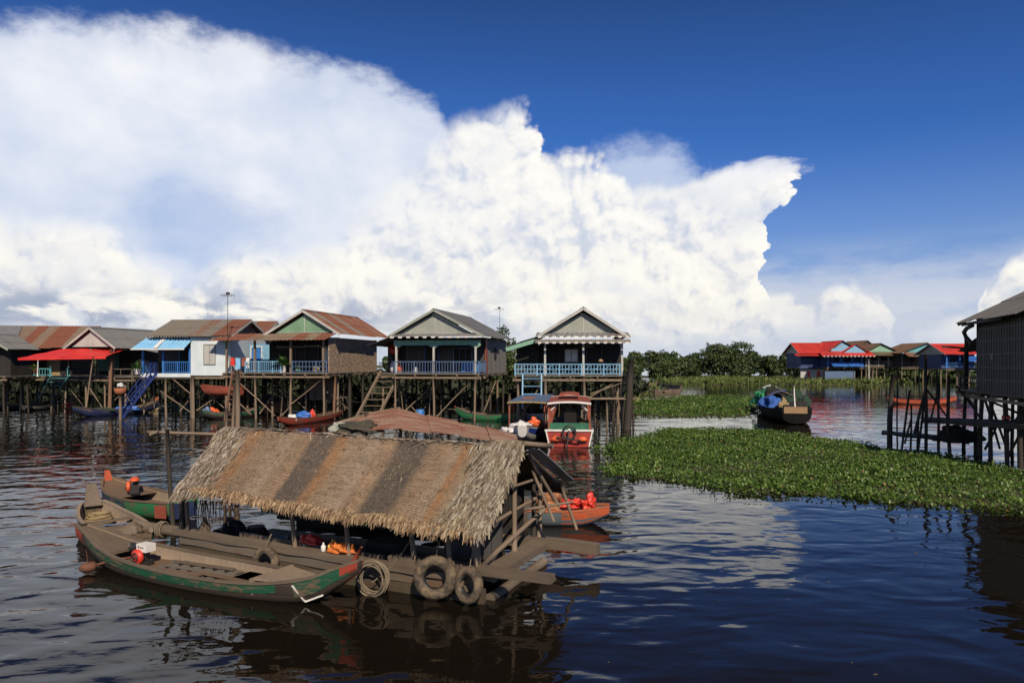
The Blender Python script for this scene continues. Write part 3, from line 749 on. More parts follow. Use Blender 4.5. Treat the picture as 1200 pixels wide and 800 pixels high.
def door(T, x, y, z, w, h, mat, fr):
    d = T.part(MB().box((x-w/2,y-.045,z+.02),(x+w/2,y-.012,z+h)), 'door', mat)
    f = MB(); f.beam((x-w/2-.04,y-.05,z),(x-w/2-.04,y-.05,z+h+.04),.07,.09); f.beam((x+w/2+.04,y-.05,z),(x+w/2+.04,y-.05,z+h+.04),.07,.09); f.beam((x-w/2-.08,y-.05,z+h+.08),(x+w/2+.08,y-.05,z+h+.08),.09,.07)
    T.part(f, 'door_frame', fr, parent=d)
def window(T, x, y, z, w, h, mat, fr, bars=2):
    d = T.part(MB().box((x-w/2,y-.035,z),(x+w/2,y-.012,z+h)), 'window', mat)
    f = MB()
    for s in (-1,1): f.beam((x+s*(w/2+.03),y-.045,z-.06),(x+s*(w/2+.03),y-.045,z+h+.06),.06,.06)
    for q in (z-.03, z+h+.03): f.beam((x-w/2-.001,y-.045,q),(x+w/2+.001,y-.045,q),.06,.058)
    for i in range(bars):
        xx = x-w/2+w*(i+1)/(bars+1); f.beam((xx,y-.05,z),(xx,y-.05,z+h),.025,.025)
    T.part(f, 'window_frame', fr, parent=d)
def sheet_rows(T, a, b, c, d, mat, name='roof', nsh=None):
    """one roof slope: two overlapping rows of corrugated sheets; a-b ridge, d-c eave"""
    a,b,c,d = map(Vector,(a,b,c,d)); mb = MB(); nrm = (b-a).cross(d-a).normalized()
    if nrm.z < 0: nrm = -nrm
    L = (b-a).length; n = nsh or max(3, int(L/1.5))
    for i in range(n):
        u0, u1 = i/n, (i+1)/n+ (.015 if i < n-1 else 0)
        for (v0, v1, lift) in ((0,.54,.022),(.5,1,0)):
            j = U(-.02,.03) if v1 == 1 else 0
            f = lambda u, v: (a.lerp(b,u)).lerp(d.lerp(c,u), v) + nrm*(lift+(i%2)*.012+U(-.006,.006))
            mb.corr(f(u0,v0), f(u1,v0), f(u1,v1+j), f(u0,v1+j), .3, .022, .012)
    return T.part(mb, name, mat)
def roof_y(T, xl, xr, y0, y1, zl, zr, xm, zm, mat, matl=None, barge=None, cap=None):
    """ridge running back; slopes fall left and right"""
    r = sheet_rows(T, (xm,y0,zm),(xm,y1,zm),(xr,y1,zr),(xr,y0,zr), mat)
    l = sheet_rows(T, (xm,y0,zm),(xm,y1,zm),(xl,y1,zl),(xl,y0,zl), matl or mat)
    c = MB(); c.prism([(xm-.2,y0-.02,zm-.05),(xm,y0-.02,zm+.075),(xm+.2,y0-.02,zm-.05),(xm,y0-.02,zm+.045)], (0,y1-y0+.04,0))
    T.part(c, 'ridge_cap', cap or mat, parent=r)
    for s, (xe, ze) in (('l',(xl,zl)),('r',(xr,zr))):
        b = MB(); b.beam((xm,y0-.04,zm-.06),(xe,y0-.04,ze-.06),.03,.16,(0,0,1)); T.part(b, 'barge_board', barge or M['gable_grey'])
def roof_x(T, x0, x1, yf, yb, zf, zb, ym, zm, mat, barge=None, gable=None, gx=.45, gmat=None):
    r = sheet_rows(T, (x0,ym,zm),(x1,ym,zm),(x1,yf,zf),(x0,yf,zf), mat)
    sheet_rows(T, (x0,ym,zm),(x1,ym,zm),(x1,yb,zb),(x0,yb,zb), mat)
    c = MB(); c.prism([(x0-.02,ym-.2,zm-.05),(x0-.02,ym,zm+.075),(x0-.02,ym+.2,zm-.05),(x0-.02,ym,zm+.045)], (x1-x0+.04,0,0))
    T.part(c, 'ridge_cap', mat, parent=r)
    for xx in (x0-.03, x1+.03):
        for ye, ze in ((yf,zf),(yb,zb)):
            b = MB(); b.beam((xx,ym,zm-.06),(xx,ye,ze-.06),.03,.15); T.part(b, 'barge_board', barge or M['gable_grey'])
    for xx in (x0+gx, x1-gx):
        g = MB(); k = .93; g.prism([(xx,yf+.25,zf),(xx,yb-.25,zb),(xx,ym,zm-.12)], (-.04,0,0)); T.part(g, 'gable_panel', gmat or M['wall_grey'])
def gable(T, xl, xr, xm, y, ze, zm, mat, mull=True):
    g = MB(); g.prism([(xl,y,ze),(xr,y,ze),(xm,y,zm)], (0,.05,0)); p = T.part(g, 'gable_panel', mat)
    if mull:
        b = MB(); b.beam((xm,y-.02,ze+.03),(xm,y-.02,zm-.12),.05,.035); b.beam((xl+.25,y-.02,ze+.03),(xr-.25,y-.02,ze+.03),.05,.035); T.part(b, 'gable_trim', M['gable_pale'], parent=p)
def scallops(T, x0, x1, y, z, mat, step=.34, h=.09):
    mb = MB(); n = int((x1-x0)/step)
    for i in range(n):
        x = x0+(x1-x0)*(i+.5)/n; mb.prism([(x-step*.3,y,z),(x+step*.3,y,z),(x+step*.2,y,z-h),(x-step*.2,y,z-h)], (0,.03,0))
    return T.part(mb, 'scalloped_trim', mat)
def ladder(name, label, p0, p1, w, mat, rungs, group=None, rail=False, side=None, thick=.07):
    """leaning steps from p0 (foot) to p1 (head); side = direction of the treads"""
    p0, p1 = Vector(p0), Vector(p1); s = Vector(side or (1,0,0)).normalized()*w/2
    T = Thing(name, label, 'ladder', tuple(p0), 0, group)
    for k in (-1,1):
        T.part(MB().beam(p0+s*k-(p1-p0)*.08, p1+s*k+(p1-p0)*.04, thick, thick*1.7), 'stringer', mat, w=True)
    for i in range(rungs):
        c = p0.lerp(p1, (i+.6)/rungs); T.part(MB().beam(c-s, c+s, .13, .035), 'rung', mat, w=True)
    if rail:
        for k in (-1,1):
            m = MB(); o = Vector((0,0,.75)); m.beam(p0+s*k+o, p1+s*k+o, .05, .05)
            for t in (.05,.5,.95): c = p0.lerp(p1,t)+s*k; m.beam(c, c+o, .045, .045)
            T.part(m, 'handrail', mat, w=True)
    return T
def pot_plant(label, p, r, h, potmat, leafmat, spread=1.0, group=None, n=70):
    T = Thing('potted_plant', label, 'plant', tuple(p), 0, group)
    T.part(MB().lathe([(r*.7,0),(r*.8,h*.1),(r,h*.9),(r*1.08,h),(r*.9,h*.97),(r*.8,h*.8)], (0,0,0), 12), 'pot', potmat)
    mb = MB()
    for i in range(n):
        a = U(0,6.28); e = U(.15,1.4); l = r*U(1.2,3.2)*spread; d = Vector((cos(a)*cos(e), sin(a)*cos(e), sin(e))); s = Vector((-sin(a),cos(a),0))*r*.28
        b = Vector((0,0,h*.9)); m = b+d*l*.6; t = b+d*l+Vector((0,0,-l*.25))
        mb.add([b-s*.3,b+s*.3,m+s,m-s,t],[(0,1,2,3),(3,2,4)])
    T.part(mb, 'leaves', leafmat); return T
def jar(label, p, r, h, mat, group=None):
    mb = MB().lathe([(r*.6,0),(r*.95,h*.2),(r,h*.5),(r*.8,h*.8),(r*.55,h*.9),(r*.62,h),(r*.45,h*.98)], (0,0,0), 12)
    return solo(mb, 'storage_jar', mat, label, 'jar', group, loc=p) if False else place(mb, 'storage_jar', mat, label, 'jar', p, group)
def place(mb, name, mat, label, cat, p, group=None, rot=0.0):
    o = mb.build(name, mat); o.location = p; o.rotation_euler = (0,0,rot); return tag(o, label, cat, group)
def antenna(label, p, h, r=.03):
    T = Thing('television_antenna', label, 'antenna', tuple(p))
    T.part(MB().pole((0,0,0),(U(-.05,.05),0,h), r, r*.7, 5, .004), 'mast', M['black'])
    m = MB(); m.beam((-.45,0,h),(.45,0,h),.03,.03)
    for i in range(6):
        x = -.42+i*.17; m.beam((x,-.28,h),(x,.28,h),.018,.018); m.beam((x,0,h-.1-.02*i),(x,0,h+.1+.02*i),.014,.014)
    m.box((-.12,-.05,h+.05),(.12,.05,h+.22)); T.part(m, 'aerial', M['black']); return T

M['pole_mid'] = wood('mid-dark pole wood', (.05,.04,.03), (.13,.10,.075))  # tone between the pale and the dark poles
# ------------------------------------------------------------------ E: dark house with the green beamed porch
Y = 52.0; R = radians(-11)
E = Thing('stilt_house', 'dark stilt house with a mint green porch beam and grey blue railing', 'house', (PX(512,Y), Y, 0), R, 'stilt houses along the far bank')
zf = 3.2
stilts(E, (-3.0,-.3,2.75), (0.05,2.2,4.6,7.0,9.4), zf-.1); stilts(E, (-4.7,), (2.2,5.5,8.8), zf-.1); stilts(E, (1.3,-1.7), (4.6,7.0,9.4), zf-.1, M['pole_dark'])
braces(E, [((-.2,-.05,.0),(2.4,-.05,2.6)),((-1.9,.1,.9),(-1.1,.1,.1)),((2.75,2.3,.3),(2.75,6.8,2.7)),((-3,1.8,.4),(-.4,2.3,2.8))])
deck(E, -4.9, 3.05, 1.4, 9.7, zf, 'plank'); deck(E, -3.15, 3.05, -.05, 1.37, zf, 'plank')
walls(E, -3.0, 2.95, 2.1, 9.6, zf+.01, 5.75, M['wall_dark'], smat=M['wall_grey'])
E.part(MB().box((2.96,1.95,zf+.02),(3.02,2.6,5.7)), 'corner_board', M['redwood'])
walls(E, -4.7, -3.02, 3.0, 9.4, zf+.01, 5.2, M['wall_dark'], 'annex_wall', sides=(True,False))
door(E, -1.0, 2.1, zf, .95, 1.95, M['wall_black'], M['blue_deep']); door(E, -3.9, 3.0, zf, .8, 1.7, M['wall_black'], M['wall_dark'])
window(E, 1.3, 2.1, zf+.75, 1.3, 1.0, M['wall_black'], M['blue_grey'])
E.part(MB().box((2.99,5.0,zf+1.0),(3.0,5.7,zf+1.9)), 'shutter', M['wall_black'])
porch_posts(E, [(-2.95,.06),(-.25,.06),(2.75,.06)], zf, 5.2, M['gable_pale'], .13)
b = MB(); b.beam((-3.15,.05,5.33),(3.1,.05,5.33),.07,.34)
for x in (-2.95,-.25,2.75):
    for s in (-1,1):
        if abs(x+s*.3) < 3.1: b.prism([(x+s*.07,.03,5.16),(x+s*.40,.03,5.16),(x+s*.07,.03,4.95)], (0,.05,0))
E.part(b, 'porch_beam', M['mint'])
railing(E, (-3.05,.0), (3.0,.0), zf, .82, M['blue_grey'], .2); railing(E, (3.0,.1), (3.0,1.95), zf, .82, M['blue_grey'], .2)
E.part(MB().box((1.2,1.98,zf+.05),(2.7,2.06,zf+.85)), 'porch_panel', M['blue'])
roof_y(E, -3.45, 3.45, -.45, 10.1, 5.78, 5.78, -.1, 7.62, M['tin_dark2'], barge=M['gable_grey'])
gable(E, -2.75, 2.6, -.1, -.1, 5.95, 7.38, M['gable_grey'])
sheet_rows(E, (-3.3,-.12,5.96),(3.2,-.12,5.96),(3.25,-.75,5.74),(-3.35,-.75,5.74), M['tin_grey_x'], 'pent_roof'); scallops(E, -3.3, 3.2, -.77, 5.74, M['white'], .55, .1)
sheet_rows(E, (-3.3,.2,5.80),(-3.3,9.8,5.80),(-5.25,9.8,5.15),(-5.25,.2,5.15), M['tin_dark2'], 'lean_to_roof')
w = E.M
jar('white glazed jar with an orange side on the deck by the ladder head', w@Vector((-3.85,2.0,zf)), .30, .85, M['tarp_white']); jar('orange clay jar on the deck beside the white jar', w@Vector((-3.45,1.9,zf)), .30, .95, M['orange'])
place(MB().lathe([(.36,0),(.42,.02),(.42,.04),(.3,.06),(.0,.12)], (0,0,0), 14, axis=(0,-1,0)), 'basket_tray', M['engine_red'], 'round red tray hung on the dark wall by the ladder', 'tray', w@Vector((-4.15,2.94,zf+1.75)))
ladder('wooden_ladder', 'broad weathered wooden ladder rising to the deck of the dark house', w@Vector((-4.55,-1.9,-.1)), w@Vector((-3.9,1.35,zf)), 1.45, M['pole'], 8, 'ladders of the stilt houses', thick=.11)
place(MB().lathe([(.16,0),(.2,.04),(.2,.30),(.12,.36),(.12,.42)], (0,0,0), 10), 'plastic_drum', M['tarp_white'], 'white drum standing on the railed porch of the dark house', 'drum', w@Vector((-1.8,.7,zf+.0)))
place(MB().lathe([(.28,0),(.3,.3),(.3,.75),(.26,.8)], (0,0,0), 12), 'water_drum', M['blue'], 'blue drum floating under the dark house porch', 'drum', w@Vector((-1.5,.9,-.15)))

# ------------------------------------------------------------------ F: house with the pale blue railing
Y = 46.0; R = radians(-3)
H = Thing('stilt_house', 'black walled stilt house with a pale blue railing above the moored tour boats', 'house', (PX(681,Y), Y, 0), R, 'stilt houses along the far bank')
zf = 3.18
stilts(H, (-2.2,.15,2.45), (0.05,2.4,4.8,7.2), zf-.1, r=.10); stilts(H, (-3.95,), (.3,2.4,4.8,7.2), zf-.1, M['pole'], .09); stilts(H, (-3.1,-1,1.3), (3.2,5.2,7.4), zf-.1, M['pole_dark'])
deck(H, -4.1, 2.75, -.05, 7.6, zf)
braces(H, [((.3,.2,1.7),(2.1,.2,2.75)),((-3.9,.5,.3),(-2.3,.5,2.8)),((2.5,.3,.4),(2.5,4.5,2.8))])
walls(H, -2.6, 2.6, 1.9, 7.5, zf+.01, 5.35, M['wall_black'], smat=M['wall_dark']); walls(H, -4.0, -2.62, 1.2, 7.2, zf+.01, 5.2, M['wall_black'], 'annex_wall', sides=(True,False))
door(H, .9, 1.9, zf, .9, 1.85, M['wall_black'], M['wall_dark']); window(H, -.55, 1.9, zf+.85, .75, .75, M['tarp_white'], M['wall_grey'], 1)
porch_posts(H, [(-2.2,.05),(.15,.05),(2.5,.05)], zf, 5.25, M['gable_pale'], .12)
railing(H, (-4.05,0), (2.35,0), zf, .68, M['blue_pale'], .19, True, True)
roof_y(H, -2.75, 2.85, -.45, 7.9, 5.55, 5.55, .12, 7.3, M['tin_dark2'], barge=M['gable_pale'], cap=M['gable_pale'])
gable(H, -2.2, 2.3, .12, -.05, 5.75, 7.0, M['gable_grey'])
sheet_rows(H, (-2.7,-.1,5.78),(2.8,-.1,5.78),(2.95,-.8,5.5),(-2.8,-.8,5.5), M['tin_grey_x'], 'pent_roof')
H.part(MB().box((-2.8,-.83,5.14),(2.92,-.79,5.36)), 'fascia', M['wall_grey'])
scallops(H, -2.75, 2.95, -.84, 5.56, M['white'], .42, .10); scallops(H, -2.75, 2.95, -.86, 5.19, M['white'], .42, .08)
sheet_rows(H, (-2.75,-.2,5.5),(-2.75,7.4,5.5),(-4.6,7.4,4.95),(-4.6,-.2,4.95), M['tin_dark2'], 'lean_to_roof'); H.part(MB().beam((-2.78,-.24,5.30),(-4.6,-.24,4.76),.05,.24), 'lean_to_fascia', M['mint'])
H.part(MB().lathe([(.02,.12),(.3,.04),(.46,0),(.44,-.02),(.02,.08)], (.35,.8,4.95), 14), 'porch_lamp_shade', M['straw'])
w = H.M
ladder('blue_ladder', 'pale blue ladder hanging below the railing beside the blue roofed boat', w@Vector((-3.0,-.55,1.3)), w@Vector((-3.0,-.12,zf)), 1.15, M['blue_pale'], 4, 'ladders of the stilt houses', thick=.08)
# rough landing at the right foot of the house, with its black post
P = Thing('landing_stage', 'rough pole landing stage with a thick black post at the house corner', 'landing stage', tuple(w@Vector((1.9,-.9,0))), 0)
for dx, dy, h, r, m in ((-1.35,0,1.75,.06,'pole'),(-.4,.1,1.75,.06,'pole'),(.55,-.1,1.75,.07,'pole_dark'),(.9,.3,1.72,.08,'pole_dark'),(1.15,-.1,1.75,.07,'pole_dark'),(.1,.9,1.75,.06,'pole_dark'),(-1.0,.9,1.7,.06,'pole_dark')):
    P.part(MB().pole((dx,dy,-.9),(dx+U(-.05,.05),dy,h), r, r*.9), 'post', M[m])
P.part(MB().pole((.75,-.15,-.9),(1.05,-.05,4.15), .26, .17, 9, .01), 'corner_post', M['pole_dark'], 'thick black post')
for i in range(5): P.part(MB().pole((-1.6,-.1+i*.26,1.78),(1.4,-.1+i*.26,1.80+U(-.02,.02)), .05, .045, 5), 'deck_pole', M['pole'])
P.part(MB().pole((-1.4,-.15,2.1),(.5,-.15,2.75), .04, .035, 5), 'rail_pole', M['pole'])
place(MB().lump((0,0,.14),(.16,.16,.17),2,.1), 'bucket_heap', M['cardboard'], 'small tan bundle sitting on the pale blue rail', 'bundle', w@Vector((1.2,.0,zf+.70)))

# ------------------------------------------------------------------ D: house with the green gable and woven side wall
Y = 53.0; R = radians(-12)
D = Thing('stilt_house', 'stilt house with a green gable, rusty porch roof and woven palm side wall', 'house', (PX(352,Y), Y, 0), R, 'stilt houses along the far bank')
zf = 3.25
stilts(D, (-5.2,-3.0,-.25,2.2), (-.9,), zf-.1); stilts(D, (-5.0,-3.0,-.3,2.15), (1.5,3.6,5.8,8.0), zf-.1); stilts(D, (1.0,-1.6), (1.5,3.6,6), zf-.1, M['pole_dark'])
stilts(D, (2.55,), (.2,2.6,5.0), zf-.1, M['pole_red'], .11)
braces(D, [((-2.9,-.95,.2),(2.1,-.95,2.9)) if False else ((-.3,-.98,1.0),(2.0,-.98,2.7)),((-4.4,-.95,2.7),(-1.4,-.95,.25)),((-5.1,-.9,1.9),(-3.3,-.9,.3)),((-.9,-.9,.3),(-.3,-.9,.9)),((2.3,-.5,1.9),(2.5,2.4,.6)),((-4,1.4,.2),(-3,1.4,1.5)),((-3.0,1.5,2.8),(-.4,1.5,.6))])
deck(D, -5.5, 2.55, -1.0, 8.4, zf)
walls(D, -3.1, 2.35, 1.2, 8.3, zf+.01, 5.75, M['wall_black'], smat=M['wall_dark'], sides=(True,False)); D.part(MB().box((2.29,-.35,zf+.02),(2.36,8.28,5.72)), 'woven_wall', M['weave'])
walls(D, -5.3, -3.12, 2.2, 8.0, zf+.01, 5.3, M['blue_pale'], 'annex_wall', sides=(True,False)); door(D, -4.7, 2.2, zf, .8, 1.8, M['blue'], M['white'])
door(D, .3, 1.2, zf, .95, 1.9, M['wall_black'], M['wall_dark']); window(D, -1.6, 1.2, zf+.8, 1.2, .9, M['wall_black'], M['wall_dark'])
porch_posts(D, [(-3.0,-.9),(-.25,-.9),(2.2,-.9),(-5.2,-.9)], zf, 5.5, M['pole'], .13)
railing(D, (-3.7,-.95), (-1.0,-.95), zf, .78, M['blue_pale'], .15); railing(D, (-.1,-.95), (2.45,-.95), zf, .78, M['blue_grey'], .24, True)
sheet_rows(D, (-5.6,.1,6.0),(2.75,.1,6.0),(2.55,-1.6,5.5),(-6.3,-1.6,5.5), M['tin_red_x'], 'porch_roof')
roof_y(D, -2.75, 3.1, -.15, 9.2, 5.95, 5.95, .25, 7.65, M['tin_rust'], M['tin_rust'], barge=M['gable_pale']); gable(D, -2.1, 2.45, .25, .15, 6.05, 7.35, M['gable_green'])
D.part(MB().slab((1.1,1.1,zf+.65),(2.2,1.1,zf+.65),(2.2,1.1,zf+1.75),(1.1,1.1,zf+1.75),.03), 'curtain', M['tarp_white'])
w = D.M
pot_plant('bushy green fern in a white pot on the blue railed porch', w@Vector((-.9,-.78,zf)), .24, .5, M['white'], M['palm'], 1.5, 'potted plants on the porches', 150)
pot_plant('small plant in a pale green pot beside the porch fern', w@Vector((.25,-.75,zf)), .17, .28, M['mint'], M['palm'], 1.0, 'potted plants on the porches', 50)
jar('clay jar on the porch between the pot plant and the post', w@Vector((1.5,-.55,zf)), .25, .5, M['straw'])
T = Thing('hanging_laundry', 'red and white laundry hung on a line at the porch end', 'laundry', tuple(w@Vector((-4.4,-.75,zf))), R)
T.part(MB().tube([(-1.0,0,1.1),(0,0,1.04),(1.0,0,1.1)], .012, 4), 'line', M['rope'])
for x, wd, h, m in ((-.8,.3,.7,'white'),(-.42,.32,.55,'tarp_red'),(-.02,.36,.8,'awning_blue'),(.42,.3,.6,'redwood'),(.75,.25,.75,'white')):
    T.part(MB().slab((x-wd/2,0,1.05),(x+wd/2,.02,1.05),(x+wd/2-.03,.05,1.05-h),(x-wd/2+.02,-.03,1.05-h),.015,0,3,4,.02), 'garment', M[m])
ladder('red_ladder', 'narrow reddish ladder under the left end of the green gabled house', w@Vector((-4.5,-1.8,-.2)), w@Vector((-4.35,-1.05,zf)), .55, M['pole_red'], 10, 'ladders of the stilt houses', thick=.08)
place(MB().slab((-1.2,0,0),(.9,.3,.1),(.9,.35,1.7),(-1.2,0,1.6),.05,0,5,5,.03), 'woven_screen', M['brown'], 'brown woven screen standing under the green gabled house', 'screen', w@Vector((1.0,1.9,1.2)), R)

# ------------------------------------------------------------------ C: pale blue and white house
Y = 54.0; R = radians(-5)
Cc = Thing('stilt_house', 'pale blue and white stilt house with a bright blue balcony', 'house', (PX(224,Y), Y, 0), R, 'stilt houses along the far bank')
zf = 3.15
stilts(Cc, (-3.55,-2.0,-.05,2.9), (.1,2.2,4.2,6.0), zf-.1); stilts(Cc, (.25,), (-.3,), 3.05, M['pole'], .12); stilts(Cc, (1.2,-1), (3.2,5.4), zf-.1, M['pole_dark'])
braces(Cc, [((-2.4,.1,1.9),(.0,.1,.3)),((-1.6,.1,2.9),(0,.15,1.6)),((.3,.2,.5),(2.6,.2,2.0)),((.5,.3,2.3),(2.3,.3,.7)),((-2,2.1,.3),(-.2,2.1,2.6)),((-.1,2.2,2.6),(2.6,2.2,.6))])
deck(Cc, -3.75, 3.0, 0.0, 6.3, zf, 'plank'); Cc.part(MB().box((-3.8,-.09,zf-.24),(-.02,-.02,zf+.03)), 'fascia', M['wall_white'])
walls(Cc, .0, 2.95, -.06, 6.1, zf-.12, 5.8, M['wall_white'], sides=(False,True), smat=M['wall_white']); walls(Cc, -3.6, -.02, 1.9, 6.1, zf+.01, 5.7, M['wall_dark'], 'balcony_wall', sides=(True,False))
window(Cc, 1.42, -.06, zf+.72, .78, 1.35, M['gable_pale'], M['gable_grey'], 1)
door(Cc, -1.4, 1.9, zf, .9, 1.85, M['wall_black'], M['blue'])
porch_posts(Cc, [(-3.65,.03),(-2.1,.03),(-.1,.03)], zf, 5.0, M['blue'], .13); railing(Cc, (-2.05,.0), (-.12,.0), zf, .85, M['blue'], .14); railing(Cc, (-3.65,.08), (-3.65,1.8), zf, .85, M['blue'], .14)
sheet_rows(Cc, (-3.5,.15,5.68),(.1,.15,5.68),(.0,-.95,4.93),(-4.0,-.95,4.93), M['awning_blue'], 'awning'); a = MB(); a.beam((-2.05,.12,5.74),(-2.15,-.97,5.0),.28,.035); Cc.part(a, 'awning_strip', M['white'])
sc = MB(); sc.box((-3.98,-.99,4.86),(0,-.955,4.95)); Cc.part(sc, 'awning_edge', M['white'])
roof_x(Cc, -3.15, 3.15, -.35, 6.5, 5.86, 5.86, 3.0, 7.15, M['tin_rust_x'], M['gable_pale'], gmat=M['brown'], gx=.35)
scallops(Cc, -3.0, 3.1, -.33, 5.82, M['gable_grey'], .2, .07)
sheet_rows(Cc, (-3.2,1.0,5.95),(-3.2,6.3,5.95),(-4.9,6.3,5.25),(-4.6,1.0,5.25), M['tin_dark2'], 'lean_to_roof')
w = Cc.M
C2 = Thing('stilt_house', 'house behind the pale blue one, only its rusty roof and open gable showing', 'house', (PX(262,62), 62, 0), R, 'stilt houses along the far bank')
stilts(C2, (-2.6,0,2.6), (0,2.5,5), 3.0, M['pole_dark']); deck(C2, -2.9, 2.9, -.2, 5.6, 3.1); walls(C2, -2.7, 2.7, 0, 5.5, 3.12, 5.9, M['wall_dark'])
roof_x(C2, -2.8, 3.4, -.4, 6.2, 5.95, 5.95, 2.9, 7.45, M['tin_rust_x'], M['gable_pale'], gmat=M['brown'], gx=.35)
antenna('thin television mast with a boxy aerial in front of the rusty roofs', (PX(267,52.5), 52.5, 3.1), 5.55)
antenna('small faraway television mast behind the dark grey roof', (PX(585,70), 70, 3.0), 5.9, .025)
# blue stairs and flower pots on it
M['blue_stair'] = paint('worn dark blue boards', (.012,.035,.19), (.01,.025,.13), 3, .6, .35, (.03,.035,.06))
T = ladder('blue_stairs', 'deep blue plank stairs with a solid side running down from the bright blue balcony', w@Vector((-3.9,-2.0,.35)), w@Vector((-2.6,-.35,zf)), .95, M['blue_stair'], 9, 'ladders of the stilt houses', True, (1,-1.1,0), .09)
pot_plant('flowering plant in a white pot on the blue stair head', w@Vector((-3.85,-.35,zf-.05)), .22, .4, M['white'], M['palm'], 1.4, 'potted plants on the porches', 70)
T = Thing('pot_on_post', 'red pot with a white lid raised on a grey post before the blue stairs', 'pot on post', tuple(w@Vector((-3.7,-2.6,0))))
T.part(MB().pole((0,0,-.8),(0,0,1.75),.11,.09,7), 'post', M['pole']); T.part(MB().lathe([(.2,0),(.36,.1),(.4,.35),(.34,.45)], (0,0,1.75), 12), 'pot', M['terracotta']); T.part(MB().lump((0,0,2.32),(.24,.2,.22),2,.12), 'lid', M['tarp_white'])  # an unclear shape, built as a plain pot on a post
# ------------------------------------------------------------------ B: grey gabled house
Y = 60.0; R = radians(-15)
B = Thing('stilt_house', 'grey tin gabled stilt house with a wide open dark front behind the red awning', 'house', (PX(109,Y), Y, 0), R, 'stilt houses along the far bank')
zf = 2.85
stilts(B, (-2.4,-.5,1.3,3.3), (-.2,2.5,5,7.5), zf-.1, r=.08); stilts(B, (2.6,), (-.9,), 5.0, M['pole_red'], .14); stilts(B, (-4.2,), (.2,3,6), zf-.1, M['pole_dark'])
braces(B, [((-.3,-.25,2.2),(1.2,-.25,.3)),((-1.9,-.25,1.7),(-.4,-.25,.1)),((1.4,-.25,.2),(3.4,-.25,1.9)),((2.4,0,2.5),(3.8,0,.5))])
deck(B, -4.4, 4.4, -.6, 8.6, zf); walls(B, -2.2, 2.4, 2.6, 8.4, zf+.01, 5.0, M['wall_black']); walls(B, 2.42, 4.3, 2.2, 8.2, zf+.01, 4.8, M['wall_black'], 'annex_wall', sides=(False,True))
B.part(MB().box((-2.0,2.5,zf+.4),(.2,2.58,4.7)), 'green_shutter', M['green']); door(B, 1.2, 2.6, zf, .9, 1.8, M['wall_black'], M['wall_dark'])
porch_posts(B, [(-2.2,-.2),(2.2,-.2),(.0,-.2)], zf, 5.05, M['pole'], .11)
roof_y(B, -2.55, 2.5, -.35, 9.0, 5.1, 5.1, .0, 6.75, M['tin_grey'], barge=M['gable_pale']); gable(B, -2.0, 2.0, .0, -.1, 5.2, 6.5, M['gable_pale'])
sheet_rows(B, (2.5,1.2,5.2),(2.5,8.8,5.2),(5.0,8.8,4.75),(5.0,1.2,4.75), M['tin_grey'], 'lean_to_roof')
railing(B, (1.0,-.5), (4.2,-.5), zf, .6, M['plank'], .8)
w = B.M
T = Thing('red_awning', 'wide bright red tarpaulin awning stretched out before the grey gabled house', 'awning', (PX(107,57.5), 57.5, 0))
a, b, c, d = at(72,408.5,60.0), at(149,408.5,60.6), at(124,417.5,57.2), at(21,419.5,57.2)
T.part(MB().slab(a, b, c, d, .03, 0, 10, 5, .05), 'cloth', M['tarp_red'], w=True); vb = MB(); vb.slab(d, c, c-Vector((0,0,.18)), d-Vector((0,0,.16)), .02, 0, 12, 1, .02); T.part(vb, 'valance', M['tarp_red'], w=True)
T.part(MB().pole(at(101,476,57.2), c.lerp(d,.14), .07, .05, 7, .004), 'pole', M['pole'], w=True); T.part(MB().pole(at(44,441,57.4), c.lerp(d,.77), .045, .04, 6, .004), 'pole', M['white'], w=True)
ladder('blue_steps', 'pale blue steps with handrails below the red awning', onz(53,469,.45), at(70,441,57.0), 1.2, M['teal'], 7, 'ladders of the stilt houses', True, (1,.3,0), .07)
pot_plant('pale flowering plant hung under the left end of the red awning', at(41,431,57.5)-Vector((0,0,.4)), .16, .3, M['terracotta'], M['reed'], 1.5, 'potted plants on the porches', 60)
# ------------------------------------------------------------------ A: long rusty roof at the left edge
Y = 62.0; R = radians(7)
A = Thing('stilt_house', 'leftmost stilt house with a long roof half grey half rusty tin and a blue rail', 'house', (PX(25,Y), Y, 0), R, 'stilt houses along the far bank')
zf = 2.85
stilts(A, (-5,-2.4,.1,2.5), (-.3,2.5,5), zf-.1, M['pole'], .09); deck(A, -5.6, 3.6, -.8, 6.3, zf); walls(A, -5.2, 3.2, 1.6, 6.0, zf+.01, 5.15, M['wall_black'])
braces(A, [((-2.4,-.35,1.2),(-.9,-.35,2.5)),((.2,-.3,2.5),(.9,-.3,1.2)),((2.5,-.3,2.5),(3.5,-.3,.8))])
railing(A, (-1.2,-.7), (.7,-.7), zf, .75, M['blue'], .12, True); A.part(MB().box((-2.9,-.74,zf),(-1.25,-.68,zf+.75)), 'front_panel', M['orange']); railing(A, (1.1,-.7), (2.6,-.7), zf, .6, M['teal'], .2)
porch_posts(A, [(.45,-.68),(-2.95,-.68)], zf, 5.0, M['pole'], .12); door(A, 1.8, 1.6, zf, 1.0, 1.8, M['straw'], M['wall_dark'])
sheet_rows(A, (-8.5,3.0,7.1),(-1.4,3.0,7.1),(-.1,-.9,5.15),(-8.5,-.9,5.15), M['tin_grey_x'], 'grey_roof'); sheet_rows(A, (-1.35,3.0,7.1),(5.0,3.0,7.1),(3.6,-.9,5.15),(-.05,-.9,5.15), M['tin_red_x'], 'rusty_roof'); sheet_rows(A, (-8.5,3.0,7.1),(5.0,3.0,7.1),(5.0,7,5.15),(-8.5,7,5.15), M['tin_grey_x'], 'back_roof')
w = A.M
